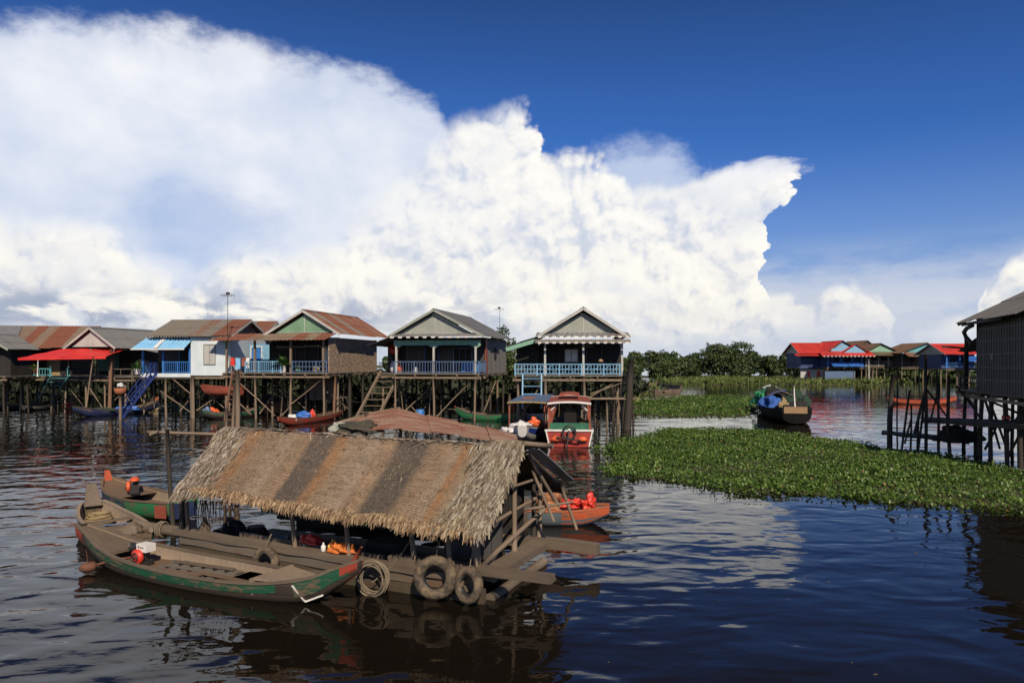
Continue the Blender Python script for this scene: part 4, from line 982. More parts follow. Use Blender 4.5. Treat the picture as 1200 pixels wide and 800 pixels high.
A2 = Thing('stilt_house', 'green gabled house corner at the very left edge of the row', 'house', (PX(-18,58.5), 58.5, 0), radians(-6), 'stilt houses along the far bank')
stilts(A2, (-1.8,0,1.6), (0,2.4), 2.8, M['pole_dark']); deck(A2, -2, 1.9, -.2, 3, 2.9); walls(A2, -1.9, 1.7, .6, 2.8, 2.91, 5.0, M['wall_black'])
roof_y(A2, -2.2, 2.25, -.3, 3.2, 5.0, 5.0, 0, 6.2, M['tin_grey'], barge=M['gable_grey']); gable(A2, -1.6, 1.6, 0, -.1, 5.1, 6.0, M['green'])

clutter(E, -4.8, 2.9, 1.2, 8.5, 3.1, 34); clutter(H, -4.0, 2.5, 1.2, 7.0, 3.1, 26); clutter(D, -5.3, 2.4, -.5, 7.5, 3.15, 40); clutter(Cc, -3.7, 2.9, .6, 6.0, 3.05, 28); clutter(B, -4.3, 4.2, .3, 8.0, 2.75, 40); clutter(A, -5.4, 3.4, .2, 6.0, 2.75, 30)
# ------------------------------------------------------------------ K: near house at the right edge (local x runs along its wall towards the eye)
M['wall_grey2'] = wood('worn dark battens', (.07,.07,.07), (.17,.165,.16), 'z'); M['wall_worn'] = wood('worn dark cladding', (.035,.034,.034), (.11,.105,.10), 'z', .8, .85, .3)
k0 = Vector((19.95, 32.2, 0)); k1 = Vector((17.85, 24.6, 0)); kd = (k1-k0).normalized(); kn = Vector((-kd.y, kd.x, 0))
kn = kn if kn.x > 0 else -kn       # into the house
K = Thing('stilt_house', 'near dark stilt house with a board and batten wall, cut off by the right edge', 'house', tuple(k0), atan2(kd.y, kd.x))
# local y: into the house is +y when the wall runs to the eye
zf, ze = 2.75, 5.78
stilts(K, (.15,1.3,2.8,4.3,5.7), (.15,2.6,5.0), zf-.1, M['pole_dark'], .10)
braces(K, [((-2.6,.3,2.5),(.2,.2,1.3)),((.2,.2,2.5),(1.9,.25,.5)),((.6,.2,2.6),(2.8,.2,.6)),((2.8,.2,1.2),(5,.2,2.6)),((.3,.2,.3),(1.3,.3,1.3)),((2.8,.2,.2),(5.6,.2,2.5)),((4.4,.2,2.4),(7,.2,.3)),((.2,.3,2.4),(.2,4.5,.4)),((1.3,2.6,.2),(4.3,2.6,2.4))], M['pole_dark'], .055)
deck(K, -.05, 5.9, 0, 6.2, zf, 'plank')
lw = [MB()]; n = 20
lw[0].box((0,.0,zf),(5.8,.06,ze+.1)); K.part(lw[0], 'side_wall', M['wall_worn'])
b = MB()
for i in range(n+1): b.box((.0+5.7*i/n,-.03,zf-.05),(.05+5.7*i/n,-.003,ze+.05))
for zz in (3.25,3.75,4.3,4.85,5.35): b.box((0.002,-.022,zz),(5.75,-.002,zz+.04))
K.part(b, 'batten', M['wall_grey2'])
K.part(MB().box((-.02,.07,zf+.01),(.04,6.1,ze+.1)), 'end_wall', M['wall_black'])
K.part(MB().box((5.72,.07,zf+.01),(5.78,6.1,ze+.1)), 'end_wall', M['wall_worn']); K.part(MB().box((.05,6.03,zf+.01),(5.71,6.09,ze+.1)), 'back_wall', M['wall_worn']); K.part(MB().prism([(5.73,.1,ze+.102),(5.73,6.0,ze+.102),(5.73,3.1,ze+1.65)], (.05,0,0)), 'gable_panel', M['wall_worn'])
door_ = K.part(MB().box((5.785,2.4,zf+.02),(5.81,3.4,zf+1.9)), 'door', M['wall_black'])
K.part(MB().box((1.75,-.032,4.1),(1.95,-.02,4.3)), 'vent', M['wall_grey'])
K.part(MB().prism([(-.02,.1,ze+.1),(-.02,6.0,ze+.1),(-.02,3.1,ze+1.65)], (.05,0,0)), 'gable_panel', M['wall_black'])
zr = 7.55
sheet_rows(K, (-.75,3.1,zr),(6.2,3.1,zr),(6.2,-.55,ze-.05),(-.75,-.55,ze-.05), M['tin_dark']); sheet_rows(K, (-.75,3.1,zr),(6.2,3.1,zr),(6.2,6.8,ze-.05),(-.75,6.8,ze-.05), M['tin_dark'])
bb = MB(); bb.beam((-.76,3.1,zr-.08),(-.76,-.55,ze-.13),.04,.16); K.part(bb, 'barge_board', M['wall_dark'])
K.part(MB().tube([(.4,-.3,5.55),(-.2,-.35,5.45),(-.75,-.3,5.3),(-.85,-.2,5.1),(-.7,0,4.8)], .09, 8), 'gutter_pipe', M['wall_dark'])
K.part(MB().beam((-.6,-.42,5.62),(4.2,-.42,5.66),.05,.12), 'gutter', M['wall_dark'])
# lower rear annex roof seen beyond the corner, and its open deck
sheet_rows(K, (-.05,.4,5.35),(-.05,5.0,5.35),(-2.7,5.2,4.45),(-2.4,-.1,4.5), M['tin_dark'], 'annex_roof')
stilts(K, (-1.2,-2.6), (.3,2.2,4.4), zf-.1, M['pole_dark'], .085); deck(K, -3.2, -.05, .1, 5.2, zf, 'plank')
porch_posts(K, [(-2.3,.2),(-2.3,4.8)], zf, 4.4, M['wall_black'], .12); railing(K, (-3.1,.2), (-.1,.2), zf, .55, M['pole_dark'], 1.2, True)
K.part(MB().pole((-2.55,.3,zf),(-2.55,.3,5.2),.10,.08,7), 'tall_post', M['pole_dark']); K.part(MB().pole((-2.6,-.7,4.72),(-2.4,1.6,4.5),.05,.03,5), 'cross_pole', M['pole_dark'])
w = K.M
LP = Thing('boat_landing', 'dark rickety pole landing with long plank gangway under the near right house', 'landing stage', tuple(onz(1085,520,0)))
def pt(px, py, Y): return at(px, py, Y)
for px, pyt, Yb, r in ((1045,438,35.3,.13),(1052,440,36.5,.04),(1083,415,34.2,.08),(1097,440,33.8,.06),(1112,440,33.0,.085),(1101,450,35.2,.06),(1066,474,34.6,.05),(1075,486,34.3,.05)):
    LP.part(MB().pole(Vector((PX(px,Yb)+U(-.1,.1),Yb,-.9)), at(px+U(-1,2),pyt,Yb), r, r*.8), 'post', M['pole_dark'], w=True)
LP.part(MB().pole(at(1072,508,34.2), at(1089,437,34.2), .07,.05), 'leaning_pole', M['pole_dark'], w=True)
for y0_, y1_ in ((0,.4),): LP.part(MB().slab(at(1080,491,34.6), at(1210,499,26.5), at(1210,493,28.5), at(1079,488,36.0), .16, 0, 10, 1, .02), 'gangway', M['pole_dark'], w=True)
LP.part(MB().slab(at(1033,506,35.2), at(1136,517,33.0), at(1137,512,34.6), at(1034,503.5,36.6), .12, 0, 8, 1, .03), 'float', M['pole_dark'], w=True)
for a, b in (((1085,455),(1112,492)),((1101,455),(1090,495)),((1120,452),(1147,488)),((1068,490),(1060,520))): LP.part(MB().pole(at(*a,33.9), at(*b,33.9), .045,.04,5), 'brace', M['pole_dark'], w=True)
ladder('dark_ladder', 'dark pole ladder between the posts of the right hand landing', at(1067,522,34.0), at(1075,460,34.4), .75, M['pole_dark'], 6, None, thick=.06)
place(MB().lump((0,0,.1),(1.0,.8,.5),3,.2,0,.3), 'net_heap', M['wall_black'], 'black heap of nets on the float below the near right house', 'nets', at(1121,515,33.6), None, .4)
place(MB().lump((0,0,.12),(.16,.16,.16),2,.1,0,.4), 'red_float', M['engine_red'], 'small red buoy beside the gangway posts', 'buoy', at(1179,490,29.5)-Vector((0,0,.1)))

# ------------------------------------------------------------------ the far row on the right
def far_house(label, px0, px1, Y, zf, ze, zr, roof, wall, rail, xr=0.5, depth=9, rot=0.0, ridge='y', stmat='pole', gmat='gable_grey', porch=True, group='houses across the far water'):
    cx = (px0+px1)/2; wd = (px1-px0)/F*Y
    T = Thing('stilt_house', label, 'house', (PX(cx,Y), Y, 0), rot, group); x0, x1 = -wd/2, wd/2
    k = max(3, int(wd/2.2)); stilts(T, [x0+.2+(wd-.4)*i/k for i in range(k+1)], (.1,3.2,6.4), zf-.1, M[stmat], .12); deck(T, x0, x1, -.2, depth, zf)
    walls(T, x0+.2, x1-.2, 1.6 if porch else 0, depth-.2, zf+.01, ze, M[wall])
    if porch:
        porch_posts(T, [(x0+.2,0),(x0+wd*.4,0),(x0+wd*.7,0),(x1-.2,0)], zf, ze-.1, M[rail], .18); railing(T, (x0,-.1), (x1,-.1), zf, .95, M[rail], .35, True)
        door(T, x0+wd*.35, 1.6, zf, 1.0, 1.9, M['wall_black'], M[rail]); window(T, x0+wd*.68, 1.6, zf+.8, 1.4, 1.0, M['wall_black'], M[rail])
    if ridge == 'y':
        xm = x0+wd*xr; roof_y(T, x0-.5, x1+.5, -.4, depth+.5, ze, ze, xm, zr, M[roof], barge=M['pole_dark'])
        gable(T, x0+.3, x1-.3, xm, -.1, ze+.1, zr-.3, M[gmat])
    else: roof_x(T, x0-.5, x1+.5, -.8, depth+.5, ze, ze, depth*.45, zr, M[roof], M['gable_pale'], gmat=M[gmat], gx=.5)
    return T
M['tin_red'] = paint('red painted tin', (.56,.045,.035), (.42,.04,.03), .5, .5, .3, (.26,.07,.05)); M['wall_bluep'] = paint('blue washed wall', (.03,.06,.16), (.02,.04,.11), .6, .7, .1)
T = far_house('far red roofed house with dark blue walls at the end of the row', 937, 972, 152, 2.9, 5.75, 7.9, 'tin_red', 'wall_bluep', 'blue', ridge='x', porch=False, depth=8)
sheet_rows(T, (-4.2,-.2,5.7),(3.9,-.2,5.7),(4.2,-2.2,5.2),(-4.6,-2.2,5.2), M['tin_red'], 'lean_to_roof')
T.part(MB().slab((-3.2,-1.0,.8),(2.4,-1.0,.8),(2.4,-1.0,2.5),(-3.2,-1.0,2.5),.1), 'lower_cream_wall', M['gable_pale'], 'cream lower wall with red panels'); 
for x in (-1.9,.1,1.4): T.part(MB().box((x,-1.13,.9),(x+.55,-1.03,2.2)), 'red_panel', M['tin_red'])
sheet_rows(T, (-3.6,-.4,2.95),(4.4,-.4,2.95),(4.4,-1.9,2.75),(-3.6,-1.9,2.75), M['blue_grey'], 'canopy')
T2 = far_house('far house with two stepped red gables and sagging blue awnings', 969, 1011, 148, 3.0, 5.7, 8.2, 'tin_red', 'wall_bluep', 'blue', xr=.42, gmat='blue_pale')
T2.part(MB().prism([(-.6,-1.0,5.8),(3.7,-1.0,5.8),(1.6,-1.0,7.3)], (0,.06,0)), 'front_gable', M['blue_pale'])
sheet_rows(T2, (1.6,-1.3,7.4),(1.6,2.0,7.4),(4.3,2.0,5.8),(4.3,-1.3,5.8), M['tin_red'], 'dormer_roof'); sheet_rows(T2, (1.6,-1.3,7.4),(1.6,2.0,7.4),(-1.1,2.0,5.8),(-1.1,-1.3,5.8), M['tin_red'], 'dormer_roof')
sheet_rows(T2, (-5.0,-.2,6.1),(4.8,-.2,6.1),(4.9,-2.6,5.15),(-5.6,-2.6,5.15), M['tin_red'], 'porch_roof'); scallops(T2, -5.5, 4.9, -2.65, 5.2, M['gable_pale'], .7, .22)
for a_, b_ in ((-3.0,.0),(.15,3.1)): sheet_rows(T2, (a_,-.3,3.95),(b_,-.3,3.95),(b_,-1.9,3.1),(a_,-1.9,3.1), M['tarp_blue'], 'awning')
T2.part(MB().box((-4.4,-1.2,.6),(1.5,-1.1,2.2)), 'lower_blue_wall', M['blue_grey'])
T3 = far_house('far brown roofed house with a pale teal gable front', 1014, 1053, 150, 3.2, 5.8, 7.7, 'tin_brown', 'wall_dark', 'gable_pale', xr=.45, gmat='mint')
sheet_rows(T3, (-3.3,-.2,6.0),(3.4,-.2,6.0),(3.6,-2.4,5.25),(-3.6,-2.4,5.25), M['tin_brown'], 'porch_roof')
T3b = far_house('far house set back with a brown gable between the red and the teal roofs', 999, 1030, 162, 3.2, 6.3, 8.6, 'tin_brown', 'wall_dark', 'pole', xr=.55, gmat='brown', porch=False)
T4 = far_house('far house with a wide brown roof and a bright teal gable edge', 1056, 1104, 146, 3.0, 5.7, 7.7, 'tin_brown', 'wall_dark', 'pole', xr=.62, gmat='teal')
sheet_rows(T4, (-3.8,-.2,5.9),(4.0,-.2,5.9),(4.1,-2.6,5.05),(-3.9,-2.6,5.05), M['tin_red_x'], 'porch_roof')
T5 = far_house('far house with a red roof and a blue awning beside the near dark wall', 1108, 1150, 130, 2.9, 5.3, 7.2, 'tin_red', 'wall_bluep', 'blue', ridge='x')
sheet_rows(T5, (-.5,-.8,4.95),(3.2,-.8,4.95),(3.4,-3.2,4.1),(-1.4,-3.2,4.1), M['tarp_blue'], 'awning')
for k, (px, Y, h) in enumerate(((1018,140,4.6),(1023,138,3.0),(1001,143,2.4),(1036,139,2.2))):
    place(MB().pole((0,0,-.8),(U(-.1,.1),0,h),.14,.1,6), 'mooring_post', M['gable_pale'] if k == 0 else M['pole'], 'tall pale mooring post before the teal gabled house' if k == 0 else 'thin mooring post in the water before the far houses', 'post', (PX(px,Y),Y,0), None if k == 0 else 'mooring posts before the far houses')
M['penwood'] = wood('split cane pen', (.09,.06,.045), (.24,.17,.12), 'z', 1.5, .85, .16)
# woven fish pen and a few posts by the reeds
P = Thing('fish_pen', 'low brown woven fish pen standing in the shallows before the trees', 'fish pen', tuple(onz(768,459,0)))
pp = [onz(737,456,0), onz(742,461,0), onz(768,462.5,0), onz(797,460,0), onz(799,455,0), onz(770,452,0), onz(745,452,0)]
for a, b in zip(pp, pp[1:]+pp[:1]):
    P.part(MB().slab(a-Vector((0,0,.3)), b-Vector((0,0,.3)), b+Vector((0,0,.5+U(-.06,.06))), a+Vector((0,0,.5+U(-.06,.06))), .05, 0, 6, 2, .04), 'woven_panel', M['penwood'], w=True)
    P.part(MB().pole(a-Vector((0,0,.8)), a+Vector((0,0,U(.7,1.0))), .06,.05,5), 'stake', M['pole'], w=True)
place(MB().lump((0,0,.2),(.45,.35,.3),2,.1,0,.4), 'white_float', M['white'], 'white float bobbing at the front of the fish pen', 'buoy', onz(773,461.5,0))
place(MB().lump((0,0,.5),(.42,.3,.4),2,.25,0,.5), 'orange_sack', M['orange'], 'orange sack on the hummock behind the black corner post', 'sack', onz(729,462,0))

# ------------------------------------------------------------------ boats
def curve(stops, t):
    for (a, va), (b, vb) in zip(stops, stops[1:]):
        if t <= b:
            k = (t-a)/(b-a); return va+(vb-va)*k
    return stops[-1][1]
def smoothed(stops, t, r=.035):
    return sum(curve(stops, min(1,max(0,t+o*r))) for o in (-2,-1,0,1,2))/5
SEC = [(1,1),(.985,.72),(.93,.42),(.80,.2),(.52,.06),(0,0)]
def hull_parts(T, L, wid, she, keel, mat, inner, th=.035, n=34, floor_z=.07, floor_mat=None, band=None, band_span=(.0,1.0), band_h=(.70,.93), ribs=0, deck_bow=0, deck_stern=0, deck_mat=None):
    """a boat shell along local x (0 = stern, L = bow), parts made under T"""
    st = []
    for i in range(n+1):
        t = i/n; st.append((t*L, max(.012,smoothed(wid,t)), smoothed(she,t), smoothed(keel,t)))
    def ring(s, off=0.0, top=0.0):
        x, w, zs, zk = s; prof = []
        for a, b in SEC: prof.append((max(.004,w*a-off), zk+off+(zs-zk-off)*b if b < 1 else zs+top))
        return [Vector((x,y,z)) for y, z in prof] + [Vector((x,-y,z)) for y, z in reversed(prof[:-1])]
    mb = MB(); m = 2*len(SEC)-1
    R0 = [ring(s) for s in st]; R1 = [ring(s, th) for s in st]
    vs = [p for r in R0 for p in r]; fs = [(i*m+k,(i+1)*m+k,(i+1)*m+k+1,i*m+k+1) for i in range(n) for k in range(m-1)]
    mb.add(vs, fs, 0, True)
    vs = [p for r in R1 for p in r]; fs = [(i*m+k+1,(i+1)*m+k+1,(i+1)*m+k,i*m+k) for i in range(n) for k in range(m-1)]
    mb.add(vs, fs, 1, True)
    mb.add(R0[0], [tuple(range(m))], 0); mb.add(R0[-1], [tuple(reversed(range(m)))], 0)
    h = T.part(mb, 'hull', [mat, inner])
    for s in (0, m-1):
        sg = 1 if s == 0 else -1; g = MB()
        pts = [r[s]+Vector((0,-sg*th*.4,.006)) for r in R0]
        for a, b in zip(pts, pts[1:]): g.beam(a, b+(b-a)*.02, th*1.9, th*1.1)
        T.part(g, 'gunwale', inner if band is None else (deck_mat or inner))
    if band is not None:
        bm = MB()
        for sgn in (1,-1):
            vs = []
            for i, s in enumerate(st):
                t = i/n
                if not band_span[0] <= t <= band_span[1]: continue
                x, w, zs, zk = s
                for hh in (band_h[1], (band_h[0]+band_h[1])/2, band_h[0]):
                    a = curve([(0,0),(.06,.52),(.2,.80),(.42,.93),(.72,.985),(1,1)], hh)
                    vs.append(Vector((x, sgn*(w*a+.007), zk+(zs-zk)*hh)))
            k = len(vs)//3
            bm.add(vs, [(i*3+j,(i+1)*3+j,(i+1)*3+j+1,i*3+j+1) for i in range(k-1) for j in range(2)], 0, True)
            bm.add([v+Vector((0,-sgn*.006,0)) for v in vs], [(i*3+j+1,(i+1)*3+j+1,(i+1)*3+j,i*3+j) for i in range(k-1) for j in range(2)], 0, True)
        T.part(bm, 'painted_band', band)
    def wz(s, z):
        x, w, zs, zk = s; f = max(0,min(1,(z-zk)/max(.01,zs-zk)))
        return w*curve([(0,0),(.06,.52),(.2,.80),(.42,.93),(.72,.985),(1,1)], f)-th
    if floor_z is not None:
        fm = MB(); sel = [s for s in st if s[3]+th < floor_z-.005 and s[1] > th*1.6]
        q = [(s, max(.01,wz(s,floor_z)-.004)) for s in sel]
        vs = [Vector((s[0],y*sg,floor_z)) for s, y in q for sg in (1,-1)]
        vs += [v-Vector((0,0,.02)) for v in vs]; k = len(q); o = 2*k
        fm.add(vs, [(2*i,2*i+2,2*i+3,2*i+1) for i in range(k-1)]+[(o+2*i+1,o+2*i+3,o+2*i+2,o+2*i) for i in range(k-1)]+[(2*i,o+2*i,o+2*i+2,2*i+2) for i in range(k-1)]+[(2*i+1,2*i+3,o+2*i+3,o+2*i+1) for i in range(k-1)])
        T.part(fm, 'floor', floor_mat or inner)
    for i in range(ribs):
        t = .16+.68*i/max(1,ribs-1); s = st[int(t*n)]; x, w, zs, zk = s; rb = MB()
        r = ring(s, th+.004)
        for a, b in zip(r[1:-1], r[2:-1]):
            rb.beam(a, b, .035, .03, (1,0,0))
        T.part(rb, 'rib', inner)
    for dk, sel in ((deck_bow,[s for s in st if s[0] >= L*(1-deck_bow)-1e-6]),(deck_stern,[s for s in st if s[0] <= L*deck_stern+1e-6])):
        if not dk or len(sel) < 2: continue
        d = MB(); vs = [Vector((s[0],sg*max(.005,wz(s,s[2]-.05)-.004),s[2]-.05)) for s in sel for sg in (1,-1)]; vs += [v-Vector((0,0,.03)) for v in vs]; k = len(sel); o = 2*k
        d.add(vs, [(2*i,2*i+2,2*i+3,2*i+1) for i in range(k-1)]+[(o+2*i+1,o+2*i+3,o+2*i+2,o+2*i) for i in range(k-1)]+[(0,1,o+1,o),(2*k-2,o+2*k-2,o+2*k-1,2*k-1)])
        T.part(d, 'end_deck', deck_mat or inner)
    return st
WID = lambda b, bow=.03, stern=.35: [(0,b*stern),(.1,b*.66),(.28,b*.95),(.5,b),(.7,b*.86),(.86,b*.52),(.95,b*.22),(1,b*bow)]
SHE = lambda h, bow, stern: [(0,h+stern),(.12,h+stern*.45),(.3,h+.02),(.5,h),(.7,h+bow*.12),(.86,h+bow*.45),(1,h+bow)]
KEE = lambda d, bow, stern: [(0,stern),(.08,stern*.35-.03),(.2,-d),(.5,-d-.04),(.8,-d),(.9,.02),(.96,bow*.4),(1,bow)]
def canoe(label, p0, p1, b, h, mat, inner=None, bow=.5, stern=.2, band=None, name='canoe', floor_z=.07, **kw):
    p0, p1 = Vector(p0), Vector(p1); p0.z = p1.z = 0; d = p1-p0
    T = Thing(name, label, 'boat', tuple(p0), atan2(d.y,d.x), kw.pop('group', None))
    T.L = d.length
    hull_parts(T, d.length, WID(b), SHE(h,bow,stern), KEE(.12,h+bow-.15,stern*.8), mat, inner or M['hullwood'], band=band, floor_z=floor_z, **kw)
    return T
def thwarts(T, xs, w, z, mat):
    for x in xs: T.part(MB().box((x-.09,-w,z-.03),(x+.09,w,z)), 'thwart', mat)
WX = lambda T, v: T.M @ Vector(v)
m1 = lambda px, py: onz(px, py, 0)
c = canoe('long brown canoe moored below the leftmost house', m1(-30,481), m1(66,477), .55, .38, M['darkhull'], M['hullwood'], .35, .2, M['hullwood'], band_h=(.78,.97)); thwarts(c, (1.5,3,4.6), .4, .36, M['hullwood'])
c = canoe('slim pale canoe lying outside the long brown one', m1(28,482), m1(72,476.5), .4, .28, M['darkhull'], M['straw'], .3, .2, M['gable_pale'], band_h=(.6,.95))
c = canoe('navy blue canoe with pale ribs and a blue cover moored under the red awning', m1(186,482), m1(86,489), .62, .42, M['navyhull'], M['hullwood'], .4, .55, M['band_navy'], band_h=(.62,.86), ribs=9); thwarts(c, (2,3.4,4.6), .45, .4, M['hullwood'])
place(MB().lump((0,0,.08),(.95,.36,.2),4,.25,0,.3), 'blue_cover', M['tarp_blue'], 'bright blue cover heaped in the navy canoe', 'cover', WX(c,(c.L*.40,.05,.3)), None, radians(2))
place(MB().lump((0,0,.1),(.7,.35,.2),3,.15,0,.3), 'green_cover', M['net_dark'], 'dark green cover in the bow of the navy canoe', 'cover', WX(c,(c.L*.68,0,.3)), None, radians(2))
place(MB().lump((0,0,.22),(.40,.3,.36),2,.12,0,.4), 'red_fuel_cans', M['engine_red'], 'red cans stacked at the tip of the navy canoe', 'cans', onz(80,478.5,0), None)
c = canoe('small pale canoe with a red bow under the blue stairs', m1(203,480), m1(167,481), .42, .30, M['straw'], M['straw'], .25, .2, M['gable_pale'])
place(MB().lump((0,0,.5),(.22,.2,.75),2,.14,0,.55), 'net_bundle', M['terracotta'], 'tall bundle of pinkish netting standing in the small pale canoe', 'net', WX(c,(c.L*.55,0,.15)))
place(MB().lump((0,0,.1),(.3,.2,.16),2,.1,0,.4), 'white_bag', M['white'], 'white bag in the small pale canoe', 'bag', WX(c,(c.L*.72,0,.25)))
canoe('dull green canoe lying behind the stilts of the pale blue house', m1(188,478.5), m1(232,477.5), .5, .35, M['mint'], M['hullwood'], .3, .2)
c = canoe('weathered green and red canoe with a dark hull behind the mooring poles', m1(236,491), m1(311,487), .62, .36, M['darkhull'], M['hullwood'], .55, .3, M['band_green'], band_h=(.62,.96)); thwarts(c, (1.3,2.4,3.2), .45, .34, M['hullwood'])
c.part(MB().lump((c.L*.2,-.45,.27),(.3,.14,.16),2,.1), 'red_patch', M['red']) if False else None
place(MB().lump((0,0,.2),(.34,.28,.3),2,.14,0,.4), 'red_sack', M['orange'], 'orange red sack lying in the green and red canoe', 'sack', WX(c,(.9,.05,.25))); place(MB().lump((0,0,.2),(.3,.25,.3),2,.14,0,.4), 'blue_sack', M['blue_grey'], 'blue sack at the stern of the green and red canoe', 'sack', WX(c,(.35,.0,.3)))
for k, (px, py, l) in enumerate(((297,481,'flat round cane fish trap resting on the green and red canoe'),(322,483,'domed cane fish trap on the raft poles under the porch'))):
    rr = 1.05 if k == 0 else .95; hh = .62 if k == 0 else .85
    T = Thing('fish_trap', l, 'fish trap', tuple(onz(px,py,.12)), U(0,3), 'cane fish traps')
    T.part(MB().lathe([(rr,0),(rr*1.0,hh*.15),(rr*.92,hh*.5),(rr*.7,hh*.82),(rr*.35,hh*.98),(.02,hh)], (0,0,0), 18), 'basket', M['cane'])
    hb = MB()
    for q in range(9):
        a = pi*q/9; pts = [(cos(a)*rr*1.01*cos(s), sin(a)*rr*1.01*cos(s), hh*1.02*sin(s)**.8+.01) for s in [i*pi/8 for i in range(9)]]; hb.tube([tuple(p) for p in pts], .018, 4)
    T.part(hb, 'hoop', M['brown'])
place(MB().box((-1.2,-.5,-.05),(2.8,.6,.10)), 'log_raft', M['plank'], 'flat plank raft floating below the porch of the green gabled house', 'raft', onz(322,484,0), None, radians(-10))
c = canoe('red canoe with a load of blue and white bundles behind the thatched roof', m1(398,489), m1(326,500), .55, .34, M['band_red'], M['brown'], .3, .2, M['band_red'], band_h=(.55,.96))
place(MB().lump((0,0,.2),(.5,.3,.32),3,.15,0,.35), 'blue_bundle', M['tarp_blue'], 'blue bundle amidships in the red canoe', 'bundle', WX(c,(c.L*.62,0,.2))); place(MB().lump((0,0,.15),(.3,.25,.28),2,.12,0,.35), 'white_bundle', M['tarp_white'], 'white bundle at the bow of the red canoe', 'bundle', WX(c,(c.L*.80,0,.22))); place(MB().lump((0,0,.2),(.2,.2,.35),2,.12,0,.4), 'red_jacket', M['engine_red'], 'red life jacket piled in the red canoe', 'life jacket', WX(c,(c.L*.48,0,.2)))
c = canoe('long green canoe with a red bow tip moored below the dark house', m1(612,493.5), m1(533,490.5), .6, .38, M['band_bright'], M['hullwood'], .5, .25, M['band_bright'], band_h=(.55,.95)); c.part(MB().lathe([(.05,0),(.09,.1),(.06,.34),(.02,.4)], (c.L-.02,0,.52), 8), 'bow_tip', M['red'])
# dull red hull laid up on racks under the pale blue house
p0, p1 = at(283,455,53), at(238,452,54)
d = p1-p0; T = Thing('laid_up_boat', 'dull red boat hull laid up on racks under the pale blue house', 'boat', (p0.x,p0.y,1.62), atan2(d.y,d.x))
hull_parts(T, 3.4, WID(.5,.03,.6), SHE(.62,.15,.05), KEE(-.02,.5,.05), M['redwood'], M['redwood'], floor_z=None)
c = canoe('long orange red canoe lying behind the dark landing poles', m1(1120,474), m1(1040,473), .65, .36, M['redwood'], M['red'], .35, .45, M['band_orange'], band_h=(.5,.9))

M['netboat'] = paint('black tarred planks', (.006,.006,.007), (.010,.009,.009), 2, .8, .1, (.02,.017,.015))
M['netboat'].node_tree.nodes['Principled BSDF'].inputs['Specular IOR Level'].default_value = .12
# boat heaped with nets
p0, p1 = onz(905,487,0), onz(926,497.5,0)
p0 = onz(901,480,0); p1 = onz(934,497.5,0); d = p1-p0
N1 = Thing('net_boat', 'dark boat heaped with green and blue fishing nets beside the hyacinth', 'boat', tuple(p0), atan2(d.y,d.x))
L_ = d.length; hull_parts(N1, L_, [(0,.8),(.2,1.3),(.5,1.45),(.8,1.3),(.93,1.05),(1,.85)], SHE(.75,.35,.3), [(0,.2),(.1,-.1),(.5,-.15),(.9,-.1),(1,.1)], M['netboat'], M['netboat'], floor_z=.1)
N1.part(MB().box((L_-.02,-.80,.72),(L_+.06,.62,1.14)), 'bow_board', M['cardboard'])
for s in (-.5,.5): pass
N1.part(MB().pole((L_-.1,-.1,1.1),(L_-.2,-.15,2.5),.045,.04,6), 'mast', M['white'])
fr = MB()
for x in (.6,L_*.5): fr.tube([(x,-1.2,.7),(x,-.9,1.55),(x,0,1.86),(x,.9,1.55),(x,1.2,.7)], .03, 5)
fr.tube([(.6,0,1.86),(L_*.5,0,1.86)], .03, 5); N1.part(fr, 'hoop_frame', M['pole'])
def drape(rows, n=9, wob=.06):
    """a loose cloth through rows of points"""
    mb = MB(); vs = []; k = len(rows[0])
    for r in rows: vs += [Vector(p)+Vector((U(-wob,wob),U(-wob,wob),U(-wob,wob))) for p in r]
    fs = [(i*k+j,i*k+j+1,(i+1)*k+j+1,(i+1)*k+j) for i in range(len(rows)-1) for j in range(k-1)]
    mb.add(vs, fs, 0, True); lo = [v-Vector((0,0,.04)) for v in vs]; mb.add(lo, [tuple(reversed(f)) for f in fs], 0, True); return mb
def arc(x, y0, z0, y1, z1, n, bulge): return [(x+U(-.05,.05), y0+(y1-y0)*i/n, z0+(z1-z0)*i/n+bulge*sin(pi*i/n)*U(.8,1.2)) for i in range(n+1)]
for l, m, mb in (('green net spread over the back of the net boat','net_green',drape([arc(x,-1.62,.55,-.15,1.90,9,.24) for x in [.1+.22*i for i in range(9)]])),
                 ('bright blue net draped over the middle of the net boat','net_blue',drape([arc(x,-1.60,.75,.45,1.88,10,.28) for x in [L_*.42+.17*i for i in range(8)]])),
                 ('dark green net hanging down the right side of the net boat','net_dark',drape([arc(x,.0,1.90,1.75,.55,9,.28) for x in [.2+.28*i for i in range(12)]])),
                 ('pale crumpled sheet on top of the net boat','tarp_white',drape([arc(x,-.6,1.88,.45,1.96,6,.13) for x in [.3+.2*i for i in range(7)]], wob=.08))):
    place(mb, 'fishing_net', M[m], l, 'fishing net', N1.e.location, None, N1.e.rotation_euler.z)
